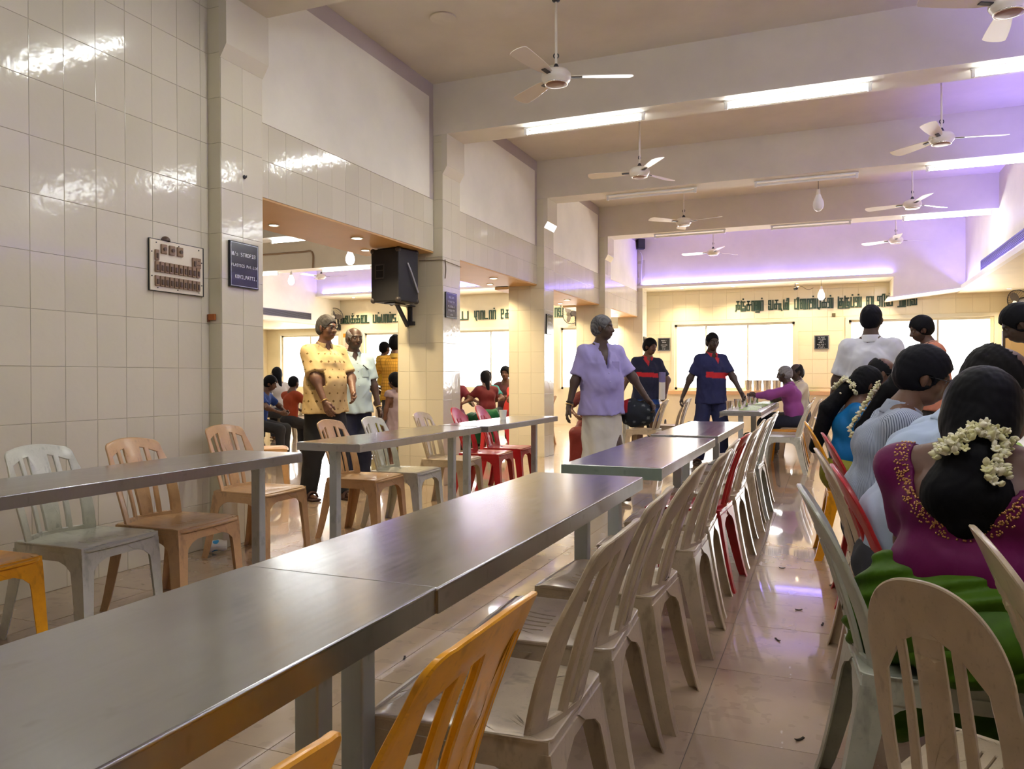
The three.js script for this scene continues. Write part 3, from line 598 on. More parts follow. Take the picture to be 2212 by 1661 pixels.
[['white', -9.9, 'white plastic chair at the table of the man in purple'], ['cream', -10.45, 'cream plastic chair beside the white one at the far table'], ['yellow', -10.95, 'yellow plastic chair in the far row by the man in purple'], ['beige', -11.75, 'beige plastic chair on which the man in purple sits'], ['cream', -12.5, 'cream plastic chair on which the man in the cream shirt sits']].forEach(([c, z, l], i) => chair('fan', c, -0.50 + (i === 3 ? 0.1 : 0), z, 180, l));
// right-hand row, facing the tables on the right
chair('round', 'beige', 0.27, -1.62, 62, 'speckled beige plastic chair with a rounded top right before the green saree').scale.set(0.62, 0.97, 0.9);
chair('round', 'grey', 0.265, -2.25, 4, 'grey plastic chair standing in the aisle beside the woman in magenta');
chair('round', 'cream', 0.60, -1.72, 0, 'cream plastic chair with its back to the edge of the green saree');
chair('round', 'red', 0.35, -2.80, 2, 'red plastic chair on which the man in the light blue shirt sits');
chair('round', 'cream', 0.29, -3.40, 2, 'cream plastic chair on which the man in the striped shirt sits');
chair('round', 'red', 0.31, -4.36, 2, 'red plastic chair on which the woman in the red blouse sits');
chair('round', 'yellow', 0.20, -5.40, 2, 'yellow plastic chair on which the woman in the blue blouse sits');
chair('fan', 'cream', 0.24, -6.4, 2, 'cream plastic chair of the bald man with glasses');
// left hall and far chairs
[['tan', -5.62, -5.95, 70, 'tan plastic chair behind the man in the printed shirt, nearer the pillar'], ['tan', -5.35, -6.4, 40, 'tan plastic chair turned towards the man in the printed shirt']].forEach(([c, x, z, a, l]) => chair('fan', c, x, z, a, l));
[['tan', -6.3, -10.6, -150], ['tan', -5.75, -10.9, -160], ['tan', -6.8, -11.4, -120], ['cream', -7.6, -12.2, -90], ['cream', -9.2, -11.8, -90], ['cream', -10.4, -11.0, -90], ['cream', -5.4, -12.6, -170]].forEach(([c, x, z, a]) => chair('fan', c, x, z, a, 'plastic chair among the diners of the left hall', 'chairs of the left hall'));
chair('fan', 'red', -4.85, -11.2, 200, 'dark red plastic chair in the left hall beyond the third pillar');
chair('fan', 'tan', -4.6, -12.4, 180, 'tan plastic chair behind the dark red one in the left hall');
chair('fan', 'white', -2.85, -9.75, -85, 'white plastic chair behind the man in the lavender shirt');
chair('fan', 'cream', -2.35, -10.6, 180, 'cream plastic chair behind the bag of the lavender shirted man');
chair('fan', 'cream', -2.2, -11.6, 175, 'cream plastic chair beside the man in the blue check lungi');
// ---------------------------------------------------------------- wall things
// switchboard
{
  const t = thing('switchboard', 'cream switchboard with two rows of brown switches on the tiled wall', 'switchboard', [WX + 0.004, 1.853, -3.785]);
  const W = 0.43, H = 0.315;   // x out of the wall, z along it
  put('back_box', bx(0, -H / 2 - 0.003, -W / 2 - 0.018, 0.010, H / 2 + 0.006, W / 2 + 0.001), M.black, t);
  put('cover_plate', bx(0.008, -H / 2, -W / 2, 0.018, H / 2, W / 2), S(lin(0.78, 0.71, 0.58), { roughness: 0.5 }), t);
  const sw = S(lin(0.26, 0.165, 0.10), { roughness: 0.45 }), swd = S(lin(0.10, 0.06, 0.04), { roughness: 0.4 });
  const zz = (k) => W / 2 - 0.045 - k * 0.0375;
  const swG = rbx(0.014, 0.066, 0.029, 0.003), roG = rbx(0.012, 0.034, 0.016, 0.003);
  const addSw = (y, z, g = swG) => { const s = put('switch', g, sw, t); s.position.set(0.024, y, z); const r = put('rocker', roG, swd, s); r.position.set(0.007, -0.006, 0); };
  for (let k = 0; k < 10; k++) { addSw(-0.010, zz(k)); addSw(-0.098, zz(k)); }
  addSw(0.062, zz(0));
  for (const k of [8.1]) addSw(0.052, zz(k));
  const so = put('socket', rbx(0.016, 0.068, 0.042, 0.004), sw, t); so.position.set(0.024, 0.052, zz(9));
  for (const [y, z] of [[0.015, 0], [-0.012, 0.009], [-0.012, -0.009]]) { const h = put('pin_hole', cyl(0.0035, 0.0035, 0.003, 8).rotateZ(Math.PI / 2), M.black, so); h.position.set(0.0085, y, z); }
  for (let k = 0; k < 3; k++) { const s = put('regulator', rbx(0.014, 0.06, 0.046, 0.004), sw, t); s.position.set(0.024, 0.105, W / 2 - 0.10 - k * 0.065); const d = put('knob', cyl(0.010, 0.012, 0.01, 12).rotateZ(-Math.PI / 2), swd, s); d.position.set(0.010, 0, 0); }
  for (const [y, z] of [[0.14, 0.17], [0.14, -0.01], [0.14, -0.18], [-0.14, 0.16], [-0.14, 0], [-0.14, -0.18], [0.08, 0.205], [-0.07, 0.205], [0.06, -0.205], [-0.09, -0.205]]) { const s = put('screw', cyl(0.004, 0.004, 0.003, 8).rotateZ(Math.PI / 2), M.black, t); s.position.set(0.0195, y, z); }
  put('cable_grommet', at(new THREE.SphereGeometry(0.03, 14, 8, 0, Math.PI * 2, 0, Math.PI / 2), 0.006, H / 2 + 0.004, 0.085), swd, t);
}
// plaques
function plaque(label, pos, turn, w, h, lines, opt = {}) {
  const t = thing('plaque', label, 'plaque', pos, turn);
  put('stone_plate', at(rbx(w, h, 0.018, 0.003), 0, 0, 0.009), S(lin(0.010, 0.012, 0.02), { roughness: 0.18 }), t);
  const tex = canvasTex(512, Math.round(512 * h / w), (c, W, H) => {
    c.fillStyle = opt.bg || '#0c1018'; c.fillRect(0, 0, W, H);
    if (opt.blue) { c.fillStyle = '#15205c'; c.fillRect(0, 0, W, H); }
    c.strokeStyle = '#c8ccd8'; c.lineWidth = 7; c.strokeRect(14, 14, W - 28, H - 28);
    c.fillStyle = '#d8dae0'; c.textAlign = 'center'; c.textBaseline = 'middle';
    lines.forEach(([txt, y, s, x]) => {
      if (txt[0] === '~') {   // too small to read in the photograph: rows of short strokes
        const n = +txt.slice(1), s0 = W * 0.5 - n * s * 0.31; for (let i = 0; i < n; i++) if ((i * 7 + n) % 6) { c.fillRect(s0 + i * s * 0.62, H * y - s * 0.4, s * 0.14, s * 0.8); c.fillRect(s0 + i * s * 0.62, H * y + (i % 2 ? 1 : -1) * s * 0.33, s * 0.42, s * 0.15); }
      } else { c.font = 'bold ' + s + 'px monospace'; c.fillText(txt, W * (x ?? 0.5), H * y); }
    });
  });
  const m = put('face', at(new THREE.PlaneGeometry(w - 0.006, h - 0.006), 0, 0, 0.0188), S(0xffffff, { map: tex, roughness: 0.16 }), t);
  return t;
}
plaque('dark navy plaque with white lettering on the pillar by the switchboard', [PX + 0.001, 1.93, -4.28], Math.PI / 2, 0.285, 0.315, [['M/s STROFIB', 0.27, 66, 0.47], ['PLASTICS Pvt.Ltd', 0.52, 50], ['KOVILPATTI.', 0.77, 62, 0.55]], { blue: false });
plaque('black plaque with five rows of white lettering on the loudspeaker pillar', [PX + 0.001, 1.925, -7.475], Math.PI / 2, 0.262, 0.275, [['~8', 0.18, 50], ['~11', 0.36, 46], ['~10', 0.54, 50], ['~11', 0.70, 46], ['~6', 0.87, 44]]);
plaque('black plaque on the third pillar mirroring the daylight', [PX + 0.001, 1.92, -10.66], Math.PI / 2, 0.27, 0.29, [['~8', 0.2, 50], ['~10', 0.4, 46], ['~8', 0.6, 50], ['~6', 0.8, 44]]);
plaque('black plaque between the last pillar and the far window', [-3.50, 1.905, ZFAR + 0.004], 0, 0.285, 0.30, [['~7', 0.2, 52], ['~6', 0.34, 52], ['~12', 0.55, 40], ['~7', 0.7, 40], ['~5', 0.86, 40]]);
plaque('black plaque with many text rows between the two far windows', [-0.12, 1.89, ZFAR + 0.004], 0, 0.29, 0.295, [['~9', 0.14, 44], ['~12', 0.27, 40], ['~6', 0.40, 40], ['~7', 0.52, 44], ['~13', 0.66, 38], ['~8', 0.78, 40], ['~10', 0.9, 40]]);
plaque('black plaque on the face of the last pillar', [PX + 0.001, 1.905, -17.05], Math.PI / 2, 0.26, 0.28, [['~8', 0.25, 50], ['~9', 0.5, 46], ['~6', 0.75, 50]]);
plaque('black plaque in the corner of the left hall', [-14.896, 1.96, -17.4], Math.PI / 2, 0.42, 0.36, [['~8', 0.3, 50], ['~10', 0.55, 46], ['~6', 0.8, 50]]);
// printed notice beside the left hall window
{
  const m = put('notice', new THREE.PlaneGeometry(0.56, 0.72), S(0xffffff, { roughness: 0.7, map: canvasTex(256, 320, (c, W, H) => { c.fillStyle = '#e9dccb'; c.fillRect(0, 0, W, H); c.fillStyle = '#d8901c'; c.fillRect(0, 0, W, 48); c.fillStyle = '#7c2430'; c.fillRect(70, 62, 110, 14); c.fillStyle = '#b9534a'; for (let i = 0; i < 8; i++) c.fillRect(24, 100 + i * 25, 160 + 40 * ((i * 5) % 3) / 2, 7); }), side: THREE.DoubleSide }));
  m.position.set(-12.02, 2.0, ZFAR + 0.008); tag(m, 'white and orange printed notice between two left hall windows', 'notice');
}
// orange clip, hook and round plate
{
  const a = thing('cable_clip', 'small orange clip on the olive edge of the first pillar', 'clip', [-3.845, 1.56, PZ[0] + 0.004]); put('clip', at(rbx(0.058, 0.042, 0.016, 0.003), 0, 0, 0.008), S(lin(0.42, 0.13, 0.03)), a); put('pin', at(rbx(0.008, 0.05, 0.02, 0.002), -0.028, -0.006, 0.01), S(lin(0.2, 0.06, 0.03)), a);
  const b = thing('wall_hook', 'little metal hook stuck in the pillar tiles above the navy plaque', 'hook', [PX + 0.001, 2.55, -4.30]); put('base', at(new THREE.SphereGeometry(0.014, 12, 8), 0.002, 0, 0), M.darkMetal, b); put('pin', tubeOf([[0.004, 0, 0], [0.02, -0.004, 0], [0.022, 0.01, 0]], 0.003, 10), M.darkMetal, b);
  const c = thing('ceiling_plate', 'round cream cover plate on the plaster ceiling', 'plate', [-3.48 + 0.4, CEIL - 0.012, -5.99]); put('disc', at(cyl(0.11, 0.115, 0.012, 32), 0, 0.006, 0), M.ceiling, c); put('rim', at(new THREE.TorusGeometry(0.112, 0.004, 6, 32).rotateX(Math.PI / 2), 0, 0.004, 0), M.ceiling, c);
}
// loudspeaker on its bracket
{
  const t = thing('loudspeaker', 'black loudspeaker cabinet with metal corners bracketed to a pillar', 'loudspeaker', [-4.16, 2.195, -6.98], R(-8));
  put('cabinet', rbx(0.36, 0.54, 0.33, 0.014, 3), S(lin(0.014, 0.014, 0.016), { roughness: 0.65, bumpMap: tx.plasterB, bumpScale: 0.0012 }), t);
  const hr = put('handle_recess', bx(-0.05, -0.065, 0, 0.05, 0.065, 0.004), S(lin(0.003, 0.003, 0.004)), t); hr.position.set(-0.06, 0.04, 0.163);
  const hd = put('handle', merge([bx(-0.06, -0.075, 0, 0.06, -0.062, 0.01), bx(-0.06, 0.062, 0, 0.06, 0.075, 0.01), bx(-0.06, -0.075, 0, -0.048, 0.075, 0.01), bx(0.048, -0.075, 0, 0.06, 0.075, 0.01), bx(-0.05, 0.008, 0, 0.05, 0.016, 0.008)]), S(lin(0.05, 0.045, 0.045), { roughness: 0.4 }), t); hd.position.set(-0.06, 0.04, 0.164);
  for (const y of [-0.252, 0.252]) for (const x of [-0.163, 0.163]) for (const z of [-0.148, 0.148]) { const c = put('corner_guard', new THREE.SphereGeometry(0.030, 12, 8), S(lin(0.05, 0.04, 0.035), { roughness: 0.45 }), t); c.position.set(x, y, z); }
  put('grille', at(rbx(0.01, 0.46, 0.28, 0.003), -0.182, 0, 0), S(lin(0.012, 0.012, 0.014), { roughness: 0.5, metalness: 0.4 }), t);
  put('cable', tubeOf([[0.183, 0.13, 0.02], [0.20, 0.07, 0.0], [0.205, -0.04, -0.06], [0.195, -0.16, -0.14]], 0.008, 20, 8), S(lin(0.42, 0.44, 0.46), { roughness: 0.4 }), t);
  const b = thing('speaker_bracket', 'black steel wall bracket below the loudspeaker', 'bracket', [-4.16, 1.74, PZ[1] + 0.02]);
  put('upright', bx(-0.022, -0.02, -0.018, 0.022, 0.19, 0.012), M.darkMetal, b);
  put('diagonal', (() => { const q = new THREE.BoxGeometry(0.035, 0.32, 0.03); q.rotateX(0.8); q.translate(-0.02, 0.075, 0.13); return q; })(), M.darkMetal, b);
  put('shelf', bx(-0.06, 0.170, -0.018, 0.06, 0.180, 0.42), M.darkMetal, b);
  put('clamp', bx(-0.055, -0.03, -0.018, 0.055, 0.012, 0.016), M.darkMetal, b);
  const w = thing('wall_cable', 'thin brown cable tied around the loudspeaker pillar', 'cable', [0, 0, 0]);
  put('run', tubeOf([[-4.05, 2.40, -7.295], [-3.90, 2.395, -7.295], [-3.765, 2.39, -7.295], [-3.755, 2.385, -7.33], [-3.757, 2.38, -7.50], [-3.757, 2.37, -7.72]], 0.004, 40, 6), S(lin(0.14, 0.10, 0.06)), w);
  put('tail', tubeOf([[-3.757, 2.40, -7.335], [-3.752, 2.30, -7.34], [-3.757, 2.20, -7.335]], 0.006, 16, 6), S(lin(0.12, 0.09, 0.05)), w);
}
// small speaker, conduit and camera at the far end
{
  const t = thing('wall_speaker', 'small black speaker high in the purple corner', 'loudspeaker', [-3.78, 4.05, -16.72], 0.5); put('cabinet', rbx(0.16, 0.22, 0.14, 0.01), M.black, t); put('grille', at(rbx(0.13, 0.18, 0.01, 0.003), 0, 0, 0.072), M.darkMetal, t);
  const c = thing('wall_conduit', 'thin white conduit running down the purple bulkhead corner', 'conduit', [0, 0, 0]); put('pipe', tubeOf([[-3.83, 3.9, -16.83], [-3.79, 3.85, -16.83], [-3.79, 3.5, -16.83], [-3.80, 3.17, -16.83]], 0.012, 20, 6), M.white, c);
  const k = thing('security_camera', 'small dark security camera over the green lettering', 'camera', [-0.62, 3.0, -17.3], 0.4); put('body', cyl(0.03, 0.03, 0.10, 14).rotateX(Math.PI / 2), M.black, k); put('mount', at(cyl(0.01, 0.01, 0.12, 8), 0, 0.06, -0.03), M.darkMetal, k); put('cable', tubeOf([[0, 0.02, -0.05], [0.15, 0.06, -0.1], [0.30, -0.01, -0.1], [0.42, 0.03, -0.12]], 0.006, 20, 6), S(lin(0.2, 0.15, 0.1)), k);
  const s = put('wall_switch', rbx(0.07, 0.07, 0.02, 0.004), S(lin(0.14, 0.12, 0.06))); s.position.set(0.12, 2.47, ZFAR + 0.012); tag(s, 'small brown switch plate below the green lettering', 'switch');
  const d = thing('wall_conduit', 'brown conduit bending down a left hall beam', 'conduit', [0, 0, 0]); put('pipe', tubeOf([[-11.6, 3.86, -13.73], [-10.4, 3.86, -13.73], [-10.25, 3.86, -13.73], [-10.2, 3.8, -13.73], [-10.2, 3.5, -13.73]], 0.02, 40, 6), S(lin(0.3, 0.2, 0.12)), d);
}
// air grilles: each slot frame with its louvres
function grille(label, pos, L, turn) {
  const t = thing('air_grille', label, 'grille', pos, turn);
  put('recess', bx(-0.002, -0.08, -L / 2, 0.004, 0.08, L / 2), M.black, t);
  put('frame', merge([bx(0, 0.072, -L / 2, 0.012, 0.085, L / 2), bx(0, -0.085, -L / 2, 0.012, -0.072, L / 2), bx(0, -0.08, -L / 2, 0.012, 0.08, -L / 2 + 0.012), bx(0, -0.08, L / 2 - 0.012, 0.012, 0.08, L / 2)]), S(lin(0.14, 0.13, 0.16), { roughness: 0.5 }), t);
  for (let i = 0; i < 6; i++) put('louvre', bx(0.002, -0.062 + i * 0.0235, -L / 2 + 0.01, 0.010, -0.055 + i * 0.0235, L / 2 - 0.01), S(lin(0.12, 0.11, 0.14), { roughness: 0.5 }), t);
}
grille('long dark air grille in the white side bulkhead', [2.418, 3.03, -9.6], 11.2, Math.PI);
grille('long dark air grille in the side bulkhead of the left hall', [-12.398, 2.735, -12.2], 8.8, 0);
// wall fans
function wallFan(label, pos, turn, tilt) {
  const t = thing('wall_fan', label, 'wall fan', pos, turn);
  const cage = new THREE.Group(); 
  const wires = []; for (let k = 0; k < 28; k++) { const a = k / 28 * Math.PI * 2; wires.push(tubeOf([[0.05 * Math.cos(a), 0.05 * Math.sin(a), 0.10], [0.14 * Math.cos(a), 0.14 * Math.sin(a), 0.085], [0.205 * Math.cos(a), 0.205 * Math.sin(a), 0.02], [0.14 * Math.cos(a), 0.14 * Math.sin(a), -0.05]], 0.0022, 8, 4)); }
  const c = put('cage', merge(wires), S(lin(0.10, 0.09, 0.08), { roughness: 0.4, metalness: 0.5 }), t); c.userData.kind = 'stuff';
  put('rim', at(new THREE.TorusGeometry(0.208, 0.008, 8, 36), 0, 0, 0.02), M.darkMetal, t);
  put('hub', at(cyl(0.045, 0.045, 0.012, 18).rotateX(Math.PI / 2), 0, 0, 0.103), M.chrome, t);
  for (let k = 0; k < 3; k++) { const g = new THREE.CircleGeometry(0.085, 16); g.scale(1, 0.75, 1); g.rotateX(0.35); g.translate(0.105, 0, 0.03); g.rotateZ(k * 2.094); put('blade', g, S(lin(0.16, 0.14, 0.13), { side: THREE.DoubleSide, roughness: 0.3 }), t); }
  put('motor', at(cyl(0.05, 0.06, 0.13, 18).rotateX(Math.PI / 2), 0, 0, -0.07), M.black, t);
  put('neck', at(rbx(0.05, 0.22, 0.06, 0.015), 0.02, -0.16, -0.14), M.black, t);
  put('base', at(rbx(0.10, 0.14, 0.05, 0.02), 0.02, -0.26, -0.185), M.black, t);
  t.rotation.order = 'YXZ'; t.rotation.x = tilt; t.scale.setScalar(1.15);
}
wallFan('black wire wall fan above the head of the man with glasses', [-12.38, 2.80, -17.62], 0.25, 0.12);
wallFan('black wire wall fan at the end of the left hall lettering', [-5.66, 2.66, -17.62], -0.3, 0.15);
wallFan('black wire wall fan beside the wooden door leaf', [3.45, 2.60, -17.62], -0.9, 0.3);
// open door leaf at the far right
{
  const t = thing('door_leaf', 'cream panelled wooden door leaf standing open behind the bald man', 'door', [3.15, 0, -17.3], 0.15);
  const w = S(lin(0.60, 0.44, 0.22), { roughness: 0.5, map: tx.plaster });
  put('leaf', bx(0, 0.01, -0.02, 0.95, 1.98, 0.02), w, t);
  for (const [x0, x1, y0, y1] of [[0.1, 0.42, 1.1, 1.86], [0.53, 0.85, 1.1, 1.86], [0.1, 0.42, 0.15, 0.95], [0.53, 0.85, 0.15, 0.95]]) put('raised_panel', bx(x0, y0, 0.018, x1, y1, 0.032), w, t);
  put('edge_strip', bx(-0.05, 0.01, -0.03, -0.005, 2.02, 0.03), S(lin(0.03, 0.02, 0.02)), t);
  put('handle', at(rbx(0.02, 0.14, 0.04, 0.006), 0.06, 1.02, 0.04), M.chrome, t);
}
// ---------------------------------------------------------------- green Tamil lettering: each letter cut from strokes
const GL = {
  tha: [8, [[2, 10], [6, 10]], [[4, 10], [4, 2.2], [7.2, 2.2], [7.2, 6], [1, 6], [1, 1], [0, 0]]],
  nya: [9, [[0.5, 9], [1, 10.5], [1, 0], [8, 0], [8, 5], [4.5, 5], [4.5, 9.5]], [[3, 9.5], [7.5, 9.5]], [[3, 2], [6.5, 2]], 'd'],
  sa: [8, [[2, 10], [5.5, 10]], [[3.6, 10], [3.6, 6.3]], [[0.8, 6.3], [8, 6.3]], [[5.6, 6.3], [5.6, 0.5], [1, 0.5], [1, 6.3]]],
  aa: [5, [[1, 0], [1, 10], [4.5, 10], [4.5, 0]]],
  vuu: [9, [[3, 5.5], [1, 5.5], [1, 10], [4, 10], [4, 0.5]], [[1, 5.5], [1, 0.5], [6.4, 0.5], [6.4, 10], [8.6, 10], [8.6, 0]], [[2, -1.8], [8, -1.8]]],
  r: [5, [[1, 0], [1, 10], [4.5, 10], [4.5, 0]], 'd'],
  la: [9, [[3, 6], [1, 6], [1, 10], [4.4, 10], [4.4, 0.5], [1, 0.5], [1, 4]], [[4.4, 0.5], [8, 0.5], [8, 10]]],
  ksha: [14, [[2, 10], [6, 10]], [[4, 10], [4, 1]], [[4, 1], [1, 1], [1, 6], [8, 6], [8, 0.5], [11, 0.5], [11, 6], [8, 6]], [[11, 2], [13, -1]]],
  mi: [10, [[1, 10], [1, 0.5], [7, 0.5], [7, 7], [4, 7], [4, 0.5]], [[6, 9], [6.6, 11.4], [9, 11.4], [9, 0]]],
  pi: [9, [[1, 10], [1, 0.5], [5.6, 0.5], [5.6, 10]], [[4.4, 10.5], [5.4, 11.6], [8, 11.6], [8, 0]]],
  lla: [11, [[3.4, 6], [1, 6], [1, 10], [4.2, 10], [4.2, 0.5], [1, 0.5], [1, 6]], [[4.2, 10], [7.2, 10], [7.2, 0]], [[7.2, 10], [10, 10], [10, 0]]],
  s: [11, [[3.4, 6], [1, 6], [1, 10], [4.2, 10], [4.2, 0.5]], [[4.2, 10], [7, 10], [7, 0.5], [10, 0.5], [10, 10]], [[1, 0.5], [4.2, 0.5]], 'd'],
  ti: [7, [[1, 10], [1, 0.5], [4, -0.8]], [[3.5, 10], [6, 10], [6, 0.5], [3.5, 0.5]]],
  k: [9, [[2.5, 10], [6.5, 10]], [[4.5, 10], [4.5, 0.8], [1, 0.8], [1, 6], [8.2, 6], [8.2, 0.8], [6.4, 0.8]], 'd'],
  ka: [9, [[2.5, 10], [6.5, 10]], [[4.5, 10], [4.5, 0.8], [1, 0.8], [1, 6], [8.2, 6], [8.2, 0.8], [6.4, 0.8]]],
  ku: [10, [[1, 11], [1, -0.5], [9, -0.5], [9, 6], [3, 6], [3, 2], [6, 2], [6, 9.5]], [[4, 9.5], [8, 9.5]]],
  ruu: [9, [[1, 11.5], [1, -0.5], [8, -0.5], [8, 5.5], [4.5, 5.5]], [[1, 9.5], [7, 9.5]], [[4.5, 9.5], [4.5, 2], [6, 2]]],
  p: [6.5, [[1, 10], [1, 0.5], [5.6, 0.5], [5.6, 10]], 'd'],
  tai: [16, [[3.4, 6], [1, 6], [1, 10], [4.2, 10], [4.2, 0.5], [1, 0.5], [1, 6]], [[4.2, 10], [8.4, 10], [8.4, 0.5], [4.2, 0.5]], [[11, 10], [11, 0.5], [15.5, 0.5]]],
  ni: [13, [[3.4, 6], [1, 6], [1, 10], [4.2, 10], [4.2, 0.5]], [[4.2, 10], [7.6, 10], [7.6, 0]], [[1, 0.5], [4.2, 0.5]], [[7.6, 10], [8.8, 12], [11.5, 12], [11.5, 0]]],
  ng: [10, [[1, 10], [1, 0.5], [9, 0.5], [9, 10], [6, 10], [6, 5.5], [9, 5.5]], [[4, 10], [4, 0.5]], 'd'],
  ha: [14, [[3.4, 6], [1, 6], [1, 10], [4.2, 10], [4.2, 0]], [[4.2, 10], [7.4, 10], [7.4, 0]], [[7.4, 10], [12.4, 10], [12.4, 0.5]], [[1, -1], [12.4, -1]], [[10, 10], [10, 0]]],
  l: [9, [[3, 6], [1, 6], [1, 10], [4.4, 10], [4.4, 0.5], [1, 0.5], [1, 4]], [[4.4, 0.5], [8, 0.5], [8, 10]], 'd'],
  mee: [11, [[1, 0], [1, 11.5], [3, 11.5], [3, 6.5], [1, 6.5]], [[4.6, 10], [4.6, 0.5], [10, 0.5], [10, 7], [7.4, 7], [7.4, 0.5]]],
  ma: [8, [[1, 10], [1, 0.5], [7, 0.5], [7, 7], [4, 7], [4, 0.5]], 'd'],
  pa: [6.5, [[1, 10], [1, 0.5], [5.6, 0.5], [5.6, 10]]],
  y: [9, [[1, 10], [1, 0.5], [8, 0.5], [8, 10]], [[4.5, 0.5], [4.5, 10]], 'd'],
  ya: [9, [[1, 10], [1, 0.5], [8, 0.5], [8, 10]], [[4.5, 0.5], [4.5, 10]]],
  i: [4, [[0.8, 9], [1.2, 11.4], [3.4, 11.4], [3.4, 0]]],
  S: [6, [[5.2, 9.8], [0.8, 9.8], [0.8, 5.4], [5.2, 5.4], [5.2, 0.5], [0.8, 0.5]]],
  dot: [3, [[1, 0.4], [1.6, 0.4]]],
  na: [9, [[1, 10], [1, 3], [4, 3], [4, 10], [8, 10], [8, 0]], [[2, 3], [4, -1]]],
  ta: [7, [[1, 10], [1, 0.5], [6, 0.5]]],
  ke: [9, [[1, 0.5], [1, 11], [6, 11], [6, 6], [1, 6]], [[1, 0.5], [5, 0.5]]],
};
const letterMat = S(lin(0.012, 0.045, 0.028), { roughness: 0.45 });
function lettering(label, words, y, z) {
  const t = thing('wall_lettering', label, 'lettering', [0, y, z]);
  const U = 0.0205;
  for (const [x0, x1, ...gl] of words) {
    const total = gl.reduce((a, n) => a + GL[n][0] + 1.2, 0), sx = (x1 - x0) / total; let cx = x0;
    for (const n of gl) {
      const [w, ...st] = GL[n], gs = [];
      for (const s of st) {
        if (s === 'd') { gs.push(at(new THREE.BoxGeometry(0.034, 0.034, 0.016), cx + w / 2 * sx, 12.6 * U, 0.008)); continue; }
        for (let i = 0; i + 1 < s.length; i++) {
          const ax = cx + s[i][0] * sx, ay = s[i][1] * U, bx_ = cx + s[i + 1][0] * sx, by = s[i + 1][1] * U, len = Math.hypot(bx_ - ax, by - ay);
          const g = new THREE.BoxGeometry(len + 0.026, 0.028, 0.016 + 0.0006 * i); g.rotateZ(Math.atan2(by - ay, bx_ - ax)); g.translate((ax + bx_) / 2, (ay + by) / 2, 0.008); gs.push(g);
        }
      }
      put('letter', merge(gs), letterMat, t);
      cx += (w + 1.2) * sx;
    }
  }
}
lettering('row of dark green Tamil letters above the wide far windows', [[-1.90, -1.30, 'tha', 'nya', 'sa', 'aa', 'vuu', 'r'], [-1.21, -0.76, 'la', 'ksha', 'mi'], [-0.67, 0.13, 'pi', 'lla', 'aa', 's', 'ti', 'k', 's'], [0.20, 0.68, 'ku', 'ruu', 'p', 's'], [0.75, 1.27, 'tai', 'ni', 'ng'], [1.34, 1.72, 'ha', 'aa', 'l']], 2.62, ZFAR + 0.003);
lettering('row of dark green Tamil letters on the end wall of the left hall', [[-12.43, -11.45, 'mee', 'la', 'k', 'ka', 'tai'], [-11.35, -10.55, 'pa', 'ma', 'pa', 'aa', 'y', 'S', 'dot'], [-9.1, -8.42, 'i', 'ya'], [-8.34, -7.72, 'na', 'aa', 'ta', 'aa', 'r'], [-7.6, -7.1, 'ke', 'ka', 'ng', 'ka'], [-6.40, -5.93, 'ha', 'aa', 'l']], 2.63, ZFAR + 0.003);
